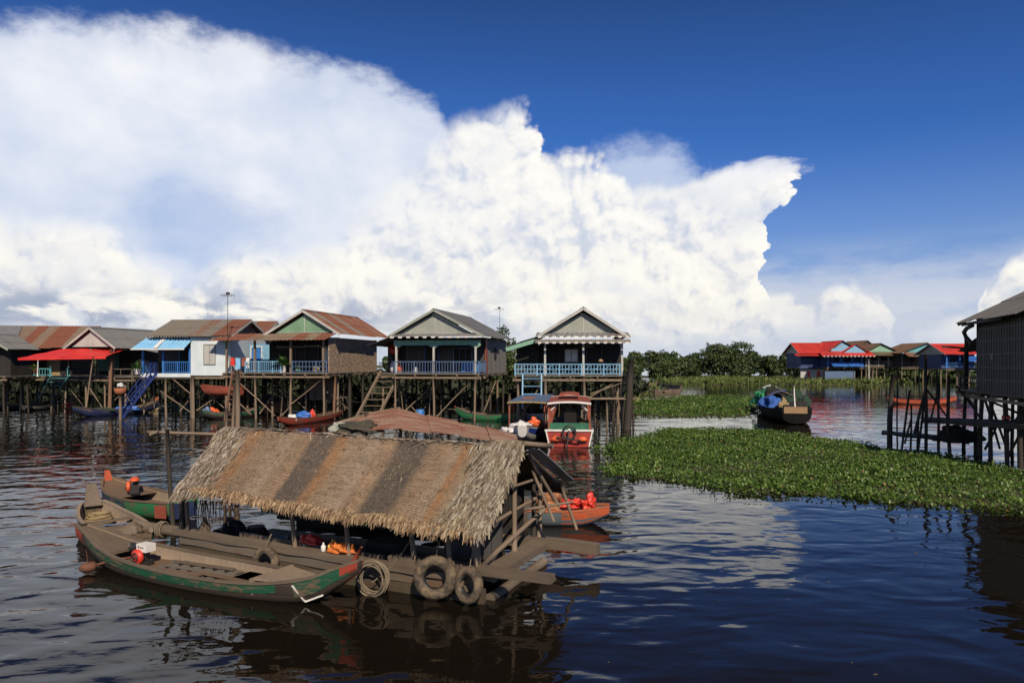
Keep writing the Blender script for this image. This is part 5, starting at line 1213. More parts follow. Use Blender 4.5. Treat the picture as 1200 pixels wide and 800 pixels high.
for l, m, p, r in (('black net heap in the bow of the net boat','wall_black',(L_*.78,.1,.75),(.8,.9,.45)),('small olive net coil behind the bow board','straw',(L_*.80,-.45,1.0),(.3,.3,.42)),('dark green net lump at the right bow corner of the net boat','net_dark',(L_*.72,1.05,.95),(.7,.5,.5)),('black net pile under the blue and green nets','wall_black',(L_*.35,-.3,.85),(1.3,.95,.9)),('green net bundle at the left stern of the net boat','net_green',(L_*.30,-1.0,1.1),(.95,.5,.6)),('blue net bundle beneath the blue drape','net_blue',(L_*.60,-.95,1.0),(.6,.55,.55)),('dark net mass filling the right side of the net boat','net_dark',(L_*.45,.95,.95),(1.3,.75,.75))):
    place(MB().lump((0,0,0),r,4,.34,0,.6), 'fishing_net', M[m], l, 'fishing net', WX(N1,p), None, N1.e.rotation_euler.z)

# tour boats
def tour_roof(T, x0, x1, w, z, sag, mat, edge, name='roof'):
    mb = MB(); n = 8; vs = []
    for i in range(n+1):
        a = -1+2*i/n; zz = z - sag*a*a
        vs += [(x0,a*w,zz),(x1,a*w,zz),(x0,a*w,zz-.035),(x1,a*w,zz-.035)]
    fs = []
    for i in range(n):
        k = 4*i; fs += [(k,k+1,k+5,k+4),(k+2,k+6,k+7,k+3),(k,k+4,k+6,k+2),(k+1,k+3,k+7,k+5)]
    fs += [(0,2,3,1),(4*n,4*n+1,4*n+3,4*n+2)]
    mb.add(vs, fs); r = T.part(mb, name, mat)
    e = MB()
    for x in (x0-.02, x1+.02):
        for i in range(n):
            a, b = -1+2*i/n, -1+2*(i+1)/n; e.beam((x,a*w,z-sag*a*a-.03),(x,b*w,z-sag*b*b-.03),.03,.09)
    T.part(e, 'roof_edge', edge, parent=r)
# red one, seen from its stern
s0 = onz(667,524,0); bow = Vector((PX(668,42.5),42.5,0)); d = bow-s0
RB = Thing('tour_boat', 'red tour boat with a rust red roof seen from its green and white stern', 'boat', tuple(s0), atan2(d.y,d.x)); L_ = d.length
hull_parts(RB, L_, [(0,1.02),(.3,1.08),(.6,1.0),(.85,.6),(1,.06)], [(0,.78),(.5,.78),(.85,.95),(1,1.25)], [(0,-.1),(.5,-.15),(.85,-.1),(.95,.2),(1,.7)], M['red'], M['brown'], floor_z=.35, floor_mat=M['brown'])
RB.part(MB().prism([(-.04,-.9,.02),(-.04,.9,.02),(-.04,1.06,.72),(-.04,-1.06,.72)], (.05,0,0)), 'transom', M['red'])
t = MB(); t.beam((-.07,-1.14,.80),(-.07,1.14,.80),.06,.09); t.beam((-.07,-1.08,.78),(-.07,-.92,.05),.05,.06); t.beam((-.07,1.08,.78),(-.07,.92,.05),.05,.06); RB.part(t, 'white_trim', M['white'])
RB.part(MB().box((.1,-.95,.82),(.16,.95,1.14)), 'stern_board', M['green'])
for s in (-1,1):
    RB.part(MB().beam((.12,s*.96,.8),(.12,s*.96,2.06),.07,.07), 'roof_post', M['redwood']); RB.part(MB().beam((2.4,s*.98,.8),(2.4,s*.98,2.06),.07,.07), 'roof_post', M['redwood']); RB.part(MB().beam((4.6,s*.95,.8),(4.6,s*.95,2.06),.07,.07), 'roof_post', M['redwood'])
    RB.part(MB().beam((.1,s*.62,1.96),(.1,s*.86,1.72),.05,.05), 'white_bracket', M['white']); RB.part(MB().box((.3,s*1.0-.02,.8),(4.8,s*1.0+.02,1.12)), 'side_board', M['redwood'])
    RB.part(MB().lump((-.12,s*.62,.33),(.14,.24,.22),2,.06), 'fender', M['orange'])
tour_roof(RB, -.1, 6.2, 1.02, 2.16, .08, M['redwood'], M['white']); tour_roof(RB, 2.4, 4.6, .5, 2.42, .06, M['redwood'], M['redwood'], 'roof_hatch')
RB.part(MB().slab((.15,.55,2.0),(.15,.98,2.0),(.2,.98,1.0),(.2,.82,1.1),.03,0,3,4,.03), 'curtain', M['redwood'])
RB.part(MB().box((1.2,-.35,.5),(1.7,.25,1.55)), 'engine_box', M['cardboard']); RB.part(MB().box((.5,-.5,.4),(.9,.5,.95)), 'bench', M['brown'])
for i in range(3): RB.part(MB().box((2.2+i*.8,-.8,.4),(2.6+i*.8,.8,.85)), 'bench', M['brown'])
g = MB(); g.torus((-.25,0,.72),.3,.045,(1,0,0),20,8); g.pole((-.25,0,.85),(-.9,.1,-.1),.04,.035,6); g.beam((-.3,-.55,.35),(-.3,.6,.5),.06,.06); RB.part(g, 'rudder_gear', M['black']); RB.part(MB().lathe([(.02,0),(.09,.05),(.02,.12)], (-.3,0,.78), 8), 'white_knob', M['white'])
# blue roofed one
s0 = onz(612,523,0); bk = Vector((PX(632,48),48,0)); d = bk-s0
BB = Thing('tour_boat', 'small tour boat with a grey blue roof, moored left of the red one', 'boat', tuple(s0), atan2(d.y,d.x)); L_ = d.length
hull_parts(BB, L_, [(0,.15),(.12,.55),(.3,.9),(.6,1.0),(1,.85)], [(0,1.0),(.15,.78),(.4,.66),(1,.7)], [(0,.6),(.06,.1),(.2,-.12),(.9,-.12),(1,0)], M['gable_pale'], M['brown'], floor_z=.3, floor_mat=M['brown'], band=M['blue_deep'], band_span=(.02,.5), band_h=(.5,.86))
tour_roof(BB, 2.6, L_-.3, 1.0, 2.0, .04, M['blue_grey'], M['straw']); BB.part(MB().slab((5.0,-.1,2.01),(7.4,-.2,2.01),(7.3,.4,2.01),(5.2,.5,2.01),.02), 'roof_patch', M['terracotta'])
for x in (2.75,4.8,L_-.5):
    for s in (-.9,.9): BB.part(MB().beam((x,s,.6),(x,s,1.94),.06,.06), 'roof_post', M['redwood'])
BB.part(MB().box((3.2,-.8,.32),(3.7,.8,.75)), 'bench', M['brown']); BB.part(MB().box((5.0,-.8,.32),(5.5,.8,.75)), 'bench', M['brown'])
place(MB().lump((0,0,.12),(.6,.42,.34),3,.16,0,.35), 'white_tarpaulin', M['tarp_white'], 'crumpled white tarpaulin on the bow of the blue roofed boat', 'tarpaulin', WX(BB,(1.9,.25,.55)), None, .6)
place(MB().lump((0,0,.1),(.32,.24,.28),3,.12,0,.5), 'life_jacket_pile', M['orange'], 'orange life jackets piled under the blue roof', 'life jacket', WX(BB,(2.9,-.35,.75)), None, .6)
c = canoe('small pale boat with white bundles wedged in behind the ridge of the thatched roof', onz(585,524,0), onz(606,508,0), .5, .42, M['gable_pale'], M['hullwood'], .2, .2)
place(MB().lump((0,0,.15),(.4,.3,.28),2,.14,0,.35), 'white_sack', M['tarp_white'], 'white sack in the small pale boat by the ridge end', 'sack', WX(c,(c.L*.4,0,.3)))
# ------------------------------------------------------------------ thatched houseboat in the foreground
M['straw_dark'] = paint('old dark thatch', (.10,.08,.055), (.06,.05,.04), 6, .95, .3); M['canoe_in'] = wood('pale worn canoe boards', (.13,.10,.075), (.36,.285,.21), 'z', .8, .75)
M['strand'] = leaf('matted thatch strand', [(0,(.07,.05,.036)),(.45,(.19,.135,.09)),(.8,(.28,.205,.14)),(1,(.40,.32,.24))], .95, .05)
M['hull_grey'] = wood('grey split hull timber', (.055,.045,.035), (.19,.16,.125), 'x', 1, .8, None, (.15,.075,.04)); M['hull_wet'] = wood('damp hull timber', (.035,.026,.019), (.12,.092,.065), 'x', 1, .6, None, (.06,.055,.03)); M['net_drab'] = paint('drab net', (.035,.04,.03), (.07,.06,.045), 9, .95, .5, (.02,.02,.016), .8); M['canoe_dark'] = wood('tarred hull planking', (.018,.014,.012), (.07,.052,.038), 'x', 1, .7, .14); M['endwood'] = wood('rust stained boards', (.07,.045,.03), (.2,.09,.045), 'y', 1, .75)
HO = Vector((-6.66, 15.1, 0)); HR = -.4183; ex, ey = cos(HR), sin(HR)
T = Thing('thatched_houseboat', 'moored timber houseboat under a long weathered palm thatch roof in the foreground', 'houseboat', tuple(HO), HR)
HB = T
def hx(px, y):                       # local x of a photo column on the houseboat's plane y
    k = (px-600)/F; return (k*(HO.y+ex*y) - HO.x + ey*y) / (ex - ey*k)
def hz(py, x, y):                    # local height of a photo row there
    return PZ(py, HO.y + ey*x + ex*y)
# hull: three heavy strakes in front, plain back and ends
def lift(x): return .17*max(0,min(1,1-x/6.2))**1.4
def strake(x0, x1, y, z0, z1, th, n=14, wob=.014):
    mb = MB(); r = [(x0+(x1-x0)*i/n, U(-wob,wob), U(-wob,wob)+lift(x0+(x1-x0)*i/n)*(1 if z0 > 0 else .5)) for i in range(n+1)]
    vs = []
    for x, a, b in r: vs += [(x,y+a,z0+b),(x,y+a-.012,z1+b),(x,y+a+th,z1+b),(x,y+a+th,z0+b)]
    mb.add(vs, [(4*i+k,4*i+4+k,4*i+4+(k+1)%4,4*i+(k+1)%4) for i in range(n) for k in range(4)]+[(0,1,2,3),(4*n+3,4*n+2,4*n+1,4*n)])
    return mb
T.part(strake(-.15,6.75,.06,-.3,.24,.1), 'hull_plank', M['hull_wet']); T.part(strake(-.05,6.7,.02,.178,.34,.12), 'hull_plank', M['hull_grey']); T.part(strake(-.2,6.6,-.03,.348,.47,.2), 'gunwale_beam', M['hullwood'])
T.part(MB().box((-.1,.2,-.3),(6.25,2.75,.06)), 'hull', M['darkhull']); 
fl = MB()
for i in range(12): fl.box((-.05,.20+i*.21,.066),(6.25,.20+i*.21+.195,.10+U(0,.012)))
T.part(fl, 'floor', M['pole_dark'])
T.part(strake(-.4,7.85,2.72,.30,.50,.22,12,.02), 'rear_beam', M['hullwood']); T.part(strake(4.9,7.95,.02,.475,.60,.22,8,.012), 'front_beam', M['hullwood'])
cb = MB(); cb.prism([(6.56,.22,.37),(6.56,2.70,.37),(6.56,2.70,.50),(6.56,.22,.50)], (.30,0,-.05)); T.part(cb, 'cross_beam', M['hullwood']); 
T.part(MB().pole((6.75,.3,.02),(6.75,2.75,.05),.10,.09,8,.004), 'float_log', M['hullwood'])
T.part(MB().pole((-2.15,.75,.36),(.3,.55,.40), .13,.11,8,.01), 'mooring_log', M['hullwood'])
rp = MB()
for i in range(3): rp.torus((-1.35+i*.05,.69,.38),.16,.022,(1,.1*i,0),14,5)
T.part(rp, 'lashing', M['rope'])
ZR = 2.5
def eave_z(u): return 1.49-.22*u + .03*sin(u*9+1) - .05*max(0,1-abs(u-.63)/.10) + .07*max(0,1-abs(u-.60)/.025)
def RS(u, v, h=0.0):
    """roof surface: u along the ridge, v from ridge (0) to eave (1)"""
    xr = -.40+7.15*u; xe = .40+6.40*u + (.10 if u > .96 else 0)
    x = xr+(xe-xr)*v; y = 1.62-2.0*v - .02*sin(u*17)*v
    z = ZR+.035*sin(u*5+.5) - .05*sin(pi*u)*(1-v) + (eave_z(u)-ZR)*v - .045*sin(pi*v) + .018*sin(u*23+v*4)*v
    return Vector((x, y-.45*h, z+.89*h))
nu, nc = 110, 40
mb = MB(); vs, uvs, fs = [], [], []
for c in range(nc):
    v0, v1 = max(0,c/nc-.008), (c+1)/nc
    j = [U(-.3,.3)/nc for _ in range(nu+1)]
    b = len(vs)
    for i in range(nu+1):
        u = i/nu
        vs += [RS(u,v0,.0), RS(u,(v0+v1)/2,.012), RS(u,v1+j[i]*.5,.019+U(-.004,.005)), RS(u,v1+j[i]*.5,.002)]
        uvs += [(u,v0),(u,(v0+v1)/2),(u,v1),(u,v1)]
    fs += [(b+i*4+k, b+i*4+k+1, b+i*4+k+5, b+i*4+k+4) for i in range(nu) for k in range(3)]
mb.add(vs, fs)
roof = T.part(mb, 'thatch_roof', M['thatch'])
ul = roof.data.uv_layers.new(name='UVMap'); li = [0]*len(roof.data.loops); roof.data.loops.foreach_get('vertex_index', li)
ul.data.foreach_set('uv', [c for i in li for c in uvs[i]])
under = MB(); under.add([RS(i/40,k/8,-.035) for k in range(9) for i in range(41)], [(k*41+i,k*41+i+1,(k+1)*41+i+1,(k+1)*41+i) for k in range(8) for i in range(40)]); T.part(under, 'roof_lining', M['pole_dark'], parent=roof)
back = MB(); back.slab((-.4,1.66,2.46),(6.75,1.66,2.46),(6.9,3.75,1.32),(-.1,3.75,1.38),.08,0,20,6,.015); T.part(back, 'rear_roof', M['straw_dark'])
def blade(mb, p, d, n, l, w, bend=.15, kink=0):
    d = d.normalized(); s = d.cross(n).normalized()*w/2; q = p+d*l*.55+n*bend*l*.25; e = p+d*l - n*bend*l*.35
    mb.add([p-s,p+s,q+s*1.05,q-s*1.05,e+s*.35,e-s*.35],[(0,1,2,3),(3,2,4,5)])
NR = Vector((0,-.45,.89))
def down(u, v): return (RS(u,min(1,v+.02))-RS(u,v-.02)).normalized()
fr = MB()
for i in range(2600):
    u = rnd.random(); v = U(.945,1.005); d = down(u,.97)
    dd = d + Vector((U(-.30,.30), 0, U(-.45,.05)-(.3 if v > .985 else 0)))
    k = .55+.75*lumpy(u*30,1.0,1.0)
    blade(fr, RS(u,v,.015+U(0,.035)), dd, NR, U(.06,.21)*k*(1.0+.12*(u > .55)), U(.010,.036), U(.0,.5))
T.part(fr, 'eave_fringe', M['fringe_leaf'], parent=roof)
lf = MB()
for i in range(2300):          # ragged verge on the left, leaves lying along the edge
    v = U(-.01,.99); u = -.010 + abs(rnd.gauss(0,.042)) + .02*v*rnd.random()
    if u > .13: continue
    d = down(max(0,u),max(.03,v)) + Vector((U(-.30,.10), 0, U(-.05,.05)))
    blade(lf, RS(u,v,.012+U(0,.03)*max(.2,1-u*9)), d, NR, U(.14,.50), U(.010,.042), U(0,.3))
for i in range(3600):          # loose bundles on the right
    v = U(-.02,1.0); u = .885+.125*rnd.random()**.8
    if u < .90+.035*lumpy(v*9,2,1.4) and rnd.random() < .85: continue
    d = down(min(1,u),max(.03,v)) + Vector((U(-.26,.22), 0, U(-.05,.08)))
    blade(lf, RS(u,v,.012+U(0,.05)), d, NR, U(.10,.46)*(.6+.6*rnd.random())*(1 if v < .85 else .5), U(.008,.046), U(0,.45))
for i in range(700):           # right verge hanging over the gable
    v = U(.0,1.0); d = down(.99,max(.03,v)) + Vector((U(.1,.8), 0, U(-.5,.0)))
    blade(lf, RS(U(.985,1.006),v,.02+U(-.03,.03)), d, NR, U(.08,.28), U(.010,.04), U(0,.6))
T.part(lf, 'loose_thatch', M['thatch_leaf'], parent=roof)
wf = MB()
for i in range(9000):          # fine matted strands over the whole old surface
    u, v = U(.02,.95), U(.0,.985)
    d = down(u,max(.03,v)) + Vector((U(-.16,.16),0,U(-.01,.03))); blade(wf, RS(u,v,.010), d, NR, U(.05,.20), U(.004,.011), U(0,.25))
for i in range(900):           # torn patches
    u, v = U(.05,.93), U(.02,.97)
    if lumpy(u*14+3,v*5,1.3) < .60: continue
    d = down(u,max(.03,v)) + Vector((U(-.5,.5),0,U(-.02,.14))); blade(wf, RS(u,v,.014), d, NR, U(.05,.16), U(.008,.024), U(0,.7))
T.part(wf, 'matted_strands', M['strand'], parent=roof)
rc = MB()
for i in range(260):
    u = rnd.random()
    if .07 < u < .87: continue
    blade(rc, RS(u,-.012,.035+U(-.02,.02)), Vector((U(-.15,.15),-.8,-.42)), NR, U(.15,.38), U(.02,.05), .2)
for i in range(200): u = U(.05,.9); blade(rc, RS(u,-.008,.02), Vector((U(-1,1),-.15,U(-.1,.1))), NR, U(.1,.4), U(.01,.03), .1)
T.part(rc, 'ridge_thatch', M['thatch_leaf'], parent=roof)
T.part(MB().pole((-.25,1.64,2.47),(6.7,1.66,2.44),.045,.04,6,.003), 'ridge_pole', M['pole']); T.part(MB().pole((6.2,1.75,2.50),(7.35,1.70,2.47),.055,.05,7,.004), 'ridge_pole_end', M['pole'])
for px, top in ((222,.97),(345,.97),(408,.95),(485,.92),(530,.9),(558,.9)):
    x = hx(px,.12); T.part(MB().pole((x+U(-.04,.04),.14,.3),(x+U(-.05,.05),.02,eave_z(min(1,x/6.8))-.02), .048,.04,6,.015), 'post', M['pole'])
T.part(MB().pole((-.12,.12,-.6),(-.02,.05,1.36),.075,.05,7,.01), 'post', M['pole_dark'])
for x in (.1,1.8,3.5,5.2,6.5): T.part(MB().pole((x,2.85,.3),(x,2.85,1.85),.05,.045,6), 'post', M['pole_dark'])
rf = MB()
for i in range(10):
    u = (i+.5)/10; rf.pole(RS(u,.02,-.11), RS(u,.98,-.11), .03,.025,5,.004)
rf.pole(RS(.0,.93,-.14), RS(1,.93,-.14), .035,.03,6,.002); T.part(rf, 'rafter', M['pole'])
# open gable on the right: tie, king post, struts, rear rafters
for a, b, r in (((6.55,.1,1.12),(6.55,3.3,1.30),.04),((6.6,1.66,.5),(6.6,1.66,2.42),.05),((6.78,1.85,2.3),(6.95,3.1,1.1),.045),((6.7,1.0,1.75),(6.7,2.5,1.72),.032),((6.72,2.2,1.95),(7.1,2.4,.95),.035),((6.6,.3,.55),(6.66,3.0,1.02),.05),((6.9,3.3,1.55),(7.15,3.6,.55),.035),((6.6,2.9,.45),(6.6,2.95,1.75),.05),((6.5,.35,.5),(6.5,.3,1.3),.05),((6.65,2.0,1.2),(7.3,2.9,1.25),.03)):
    T.part(MB().pole(a,b,r,r*.85,6,.01), 'strut', M['pole'])
T.part(MB().slab((-.0,2.78,.32),(6.3,2.78,.32),(6.3,2.80,1.55),(-.0,2.80,1.55),.03,0,12,4,.01), 'added_rear_wall', M['wall_black']); T.part(MB().box((5.2,1.5,.32),(6.4,1.56,1.3)), 'partition', M['wall_dark'])  # black rear wall added so no bright water shows through the interior
T.part(MB().slab((6.80,1.75,2.38),(7.0,1.9,2.4),(7.2,3.3,1.62),(6.95,3.3,1.6),.02,0,3,4,.02), 'tin_patch', M['tin_grey_x'])
w = T.M
def hput(mb, name, mat, label, cat, px, y, z, group=None, rot=0.0): return place(mb, name, mat, label, cat, w@Vector((hx(px,y),y,z)), group, HR+rot)
hput(MB().lump((0,0,.1),(.24,.14,.10),3,.3,0,.4), 'red_cloth', M['engine_red'], 'red cloth lying in the shade just inside the houseboat side', 'cloth', 364, .42, .50)
T.part(strake(1.2,4.6,.36,.08,.49,.06,8,.01), 'inner_plank', M['hullwood'])
hput(MB().lump((0,0,.10),(.25,.14,.12),3,.25,0,.5), 'orange_bag', M['cloth_orange'], 'orange patterned bag lying by the second front post under the eave', 'bag', 401, .16, .50)
hput(MB().lump((0,0,.10),(.07,.08,.12),2,.2,0,.5), 'yellow_bag', M['yellow'], 'small yellow bag at the left end of the orange bag', 'bag', 390, .15, .50)
hput(MB().lathe([(.03,0),(.045,.02),(.045,.11),(.015,.14),(.015,.17)],(0,0,0),10), 'bottle', M['white'], 'small white bottle standing on the houseboat gunwale', 'bottle', 379, .06, .53)
hput(MB().lathe([(.15,0),(.24,.1),(.27,.26),(.2,.38),(.17,.4),(.19,.43)],(0,0,0),14), 'clay_pot', M['pole_dark'], 'round dark pot standing deep in the houseboat shade', 'pot', 300, 1.2, .11)  # this pot and the crate below: added, near black, to darken the interior
hput(MB().lathe([(.2,0),(.27,.3),(.28,.33),(.25,.32),(.18,.03)],(0,0,0),14), 'basin', M['gable_grey'], 'grey basin in the shade behind the left posts', 'basin', 322, .9, .11)
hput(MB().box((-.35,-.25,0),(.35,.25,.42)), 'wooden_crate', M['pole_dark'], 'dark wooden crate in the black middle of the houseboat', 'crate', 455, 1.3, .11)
hput(MB().lump((0,0,.2),(.5,.3,.3),3,.3,0,.5), 'net_heap', M['wall_black'], 'black heap of nets on the left end of the houseboat deck', 'nets', 275, 1.0, .11)
hput(MB().lump((0,0,.2),(.10,.10,.22),2,.25,0,.5), 'straw_bundle', M['straw_dark'], 'dry straw bundle against the front left posts', 'bundle', 240, .22, .40)
# twig brush hanging from the left part of the eave
tw = MB()
for i in range(26):
    x = U(-.5,.5); a = Vector((x,0,.62)); b = a+Vector((U(-.1,.1),U(-.05,.05),-U(.25,.62))); tw.pole(a,b,.012,.006,4,.06)
hput(tw, 'twig_bundle', M['pole_dark'], 'dark twigs hanging below the left part of the thatch eave', 'twigs', 250, .12, .62)
# tyres, coil, rope
def tyre(px, py, r, y, label, tilt, mat='rubber'):
    x = hx(px,y); z = hz(py,x,y); o = Thing('tyre', label, 'tyre', tuple(w@Vector((x,y,z))), HR, 'tyre fenders on the houseboat')
    m = MB(); m.torus((0,0,0), r*.74, r*.26, (.25*tilt,-1,.12), 48, 12, 1.15)
    for i, v in enumerate(m.v):
        k = i//12; a = 2*pi*k/48; rib = 1+(.022 if k%2 and 3 <= (i%12)+2 or False else 0)*(1 if (i%12) in (10,11,0,1,2) else 0); q = 1+.03*sin(2*a+tilt)+.015*sin(3*a+2); v.x *= q*rib; v.z *= q*rib*(1.04 if v.z < 0 else 1)
    o.part(m, 'tread', M[mat])
    m = MB(); m.torus((0,0,0), r*.56, r*.09, (.25*tilt,-1,.12), 26, 8, 2.0); o.part(m, 'bead', M['black'])
    m = MB(); m.tube([(0,.02,r*.9),(.02,.06,r+.12),(0,.16,r+.2)], .014, 5); o.part(m, 'hanger', M['rope']); return o
tyre(510,676,.365,-.19,'upright worn tyre hanging nearest the middle of the houseboat side',1)
tyre(549,685,.29,-.17,'smaller tyre hung at the right corner under the long front beam',-1)
tyre(311,658,.28,-.13,'tyre half hidden behind the green canoe, hung on the left of the side',.4)
cl = MB()
x = hx(440,-.13)
for i in range(13): cl.torus((U(-.03,.03),-.012*i,hz(676,x,-.13)+U(-.015,.02)), U(.24,.31), .015, (U(-.1,.35),-1,U(-.1,.2)), 28, 5)
place(cl, 'hose_coil', M['rope'], 'coil of old rope hung on the houseboat side behind the canoe bow', 'rope coil', w@Vector((x,-.15,0)), None, HR)
a, b = w@Vector((hx(436,-.14),-.14,hz(682,hx(436,-.14),-.14))), w@Vector((hx(484,.1),.1,.98))
place(MB().tube([(0,0,0)]+[tuple((b-a)*t+Vector((0,0,-.10*sin(pi*t)))) for t in (.25,.5,.75,1)], .011, 5), 'mooring_rope', M['rope'], 'taut pale rope from the canoe bow up to a houseboat post', 'rope', a)

# poles standing left of the thatch
Pf = Thing('pole_frame', 'dark upright pole with a long cross pole lashed on, left of the thatch', 'pole frame', tuple(Vector((PX(203,17.2),17.2,0))))
Pf.part(MB().pole(at(204,640,17.2), at(196,503,17.2), .06,.045,7,.01), 'upright', M['pole_dark'], w=True); Pf.part(MB().pole(at(172,506,17.3), at(266,509,18.2), .045,.04,6,.01), 'cross_pole', M['pole'], w=True); Pf.part(MB().pole(at(176,509,17.1), at(186,505,17.1), .05,.04,6), 'lashing', M['rope'], w=True)
for px0, py0, px1, py1, r, l in ((277,520,278,434,.075,'thick pale mooring pole rising behind the left end of the thatch ridge'),(263,520,266,478,.05,'short stub pole left of the thick mooring pole'),(268,520,275,452,.045,'crooked thin pole leaning on the thick mooring pole'),(429,520,430,484,.06,'short pale post behind the ridge left of the rusty roof')):
    b0 = at(px0,py0,21.0); b0.z = -.5; t0 = at(px1,py1,21.0)
    place(MB().pole((0,0,0), tuple(t0-b0), r, r*.85, 7, .008), 'mooring_pole', M['pole'], l, 'pole', b0, 'mooring poles behind the thatch')

# second raft with the sagging rusty tin roof behind the thatch
R2 = Thing('tin_roofed_raft', 'raft with a sagging rust red tin roof moored behind the thatched houseboat', 'houseboat', tuple(Vector((-2.6,19.5,0))), -.30)
R2.part(MB().box((-2.6,-1.3,-.2),(3.2,1.5,.35)), 'hull', M['hullwood'])
topl = [(392,497,21.2),(430,486,21.2),(468,478.5,21.0),(500,487,20.6),(535,494,20.2),(570,501,19.6),(604,510,19.0)]
botl = [(380,512,19.3),(430,505,19.1),(470,503,18.9),(505,507,18.6),(540,511,18.2),(575,516,17.8),(608,524,17.3)]
for k in range(len(topl)-1):
    a, b, c, d = at(*topl[k]), at(*topl[k+1]), at(*botl[k+1]), at(*botl[k]); m = MB(); f = .03*(k%2)
    m.corr(a+Vector((0,0,f)), b+(b-a)*.03+Vector((0,0,f)), c+(c-d)*.03+Vector((0,0,f)), d+Vector((0,0,f)), .13, .004, .01)
    R2.part(m, 'roof_sheet', M['tin_raft'] if 'tin_raft' in M else M['tin_red_x'], w=True)
rg = MB()
for k in range(2): rg.tube([at(topl[k][0],topl[k][1]-.5,topl[k][2]), at(topl[k+1][0],topl[k+1][1]-.5,topl[k+1][2])], .045, 6)
R2.part(rg, 'ridge_pole', M['pole'], w=True)
for px, Y, py in ((400,20.8,500),(470,20.6,486),(560,19.4,502),(600,18.6,513),(480,18.6,506),(590,17.6,520)): R2.part(MB().pole(Vector((PX(px,Y),Y,.2)), at(px,py,Y), .05,.045), 'post', M['pole'], w=True)
o = place(MB().lump((0,0,0),(.55,.4,.17),4,.34,0,.5), 'net_heap', M['net_drab'], 'dark drab net heap on the left end of the rusty tin roof', 'nets', at(420,502,19.4), None, -.2)
o = place(MB().lump((0,0,0),(.22,.18,.15),3,.3,0,.6), 'pale_cloth', M['gable_grey'], 'crumpled pale cloth at the left tip of the rusty tin roof', 'cloth', at(398,502,19.3))

# scraps drifting on the water
mb = MB()
for i in range(22):
    px, py = (U(700,1190), U(606,790)) if i % 3 else (U(5,300), U(600,795))
    c = onz(px, py, .006); a = U(0,6.28); l = U(.015,.05); w_ = l*U(.2,.6); d = Vector((cos(a),sin(a),0)); e = Vector((-sin(a),cos(a),0))
    mb.add([c-d*l, c+e*w_+Vector((0,0,.008)), c+d*l, c-e*w_], [(0,1,2,3)])
solo(mb, 'drifting_scraps', M['straw_dark'], 'tiny leaf scraps drifting on the open water', 'debris', kind='stuff')
# ------------------------------------------------------------------ boats in front
def engine(name, label, p, rot, s=1.0, box=True, red='engine_red', shaft=None, group=None):
    T = Thing(name, label, 'engine', tuple(p), rot, group); k = s
    T.part(MB().box((-.20*k,-.12*k,0),(.20*k,.12*k,.10*k)).box((-.12*k,-.10*k,.10*k),(.10*k,.10*k,.28*k)), 'crankcase', M['black'])
    T.part(MB().lathe([(.0,0),(.15*k,0),(.17*k,.03*k),(.17*k,.09*k),(.12*k,.12*k),(.0,.12*k)], (.02*k,-.11*k,.20*k), 18, axis=(0,-1,0)), 'flywheel_cover', M[red])
    T.part(MB().torus((.02*k,-.235*k,.20*k),.09*k,.02*k,(0,1,0),18,6).lathe([(.0,0),(.04*k,0),(.04*k,.03*k),(0,.03*k)],(.02*k,-.22*k,.2*k),10,axis=(0,-1,0)), 'starter_pulley', M['black'])
    T.part(MB().tube([(-.42*k,.02*k,.34*k),(-.10*k,.02*k,.36*k)], .10*k, 12), 'silencer', M['black'])
    if box:
        tk = T.part(MB().prism([(-.06*k,-.13*k,.31*k),(.26*k,-.13*k,.31*k),(.26*k,.12*k,.31*k),(-.06*k,.12*k,.31*k)], (0,0,.17*k)), 'fuel_tank', M['white'])
        mk = MB()
        for i, (x, ww) in enumerate(((-.01,.035),(.05,.02),(.085,.02),(.12,.02),(.155,.02))): mk.box((x*k,-.1325*k,.385*k),((x+ww)*k,-.1305*k,(.425 if i else .44)*k))
        T.part(mk, 'tank_lettering', M['black'], parent=tk)
    else: T.part(MB().lump((.05*k,0,.38*k),(.22*k,.15*k,.12*k),2,.05), 'fuel_tank', M['orange'])
    if shaft:
        a, b = Vector((-.2*k,0,.15*k)), T.I @ Vector(shaft)
        T.part(MB().tube([a, a.lerp(b,.5)+Vector((0,0,.03)), b], .024, 7), 'propeller_shaft', M['rustmetal'])
        pr = MB(); d = (b-a).normalized(); pr.lathe([(.02,-.14),(.085,-.10),(.10,.0),(.085,.10),(.04,.16)], b, 10, axis=d)
        T.part(pr, 'propeller_hub', M['rustmetal'])
        bl = MB(); side = d.cross(Vector((0,0,1))).normalized(); up = side.cross(d)
        for s_ in (1,-1): bl.beam(b, b+up*.34*s_, .05, .012, d, taper=.7)
        T.part(bl, 'propeller_blade', M['rustmetal'])
    return T
P0, P1 = Vector((-8.78,15.35,0)), Vector((-2.45,12.12,0)); d = P1-P0; L1 = d.length
B1 = Thing('wooden_canoe', 'long canoe with a worn dark green side band and red tip beside the houseboat', 'boat', tuple(P0), atan2(d.y,d.x))
st = hull_parts(B1, L1, [(0,.09),(.05,.22),(.14,.42),(.28,.57),(.46,.63),(.62,.60),(.76,.46),(.87,.27),(.95,.11),(1,.02)], [(0,.76),(.06,.57),(.15,.40),(.3,.29),(.5,.255),(.7,.27),(.82,.34),(.91,.50),(.96,.66),(1,.92)],
    [(0,.50),(.05,.22),(.12,.02),(.22,-.10),(.5,-.14),(.78,-.10),(.88,.0),(.92,.06),(.96,.30),(1,.84)], M['canoe_dark'], M['canoe_in'], .035, 44, .09, M['brown'], M['band_green'], (.05,.80), (.60,.93), 9, 0, .20, M['hullwood'])
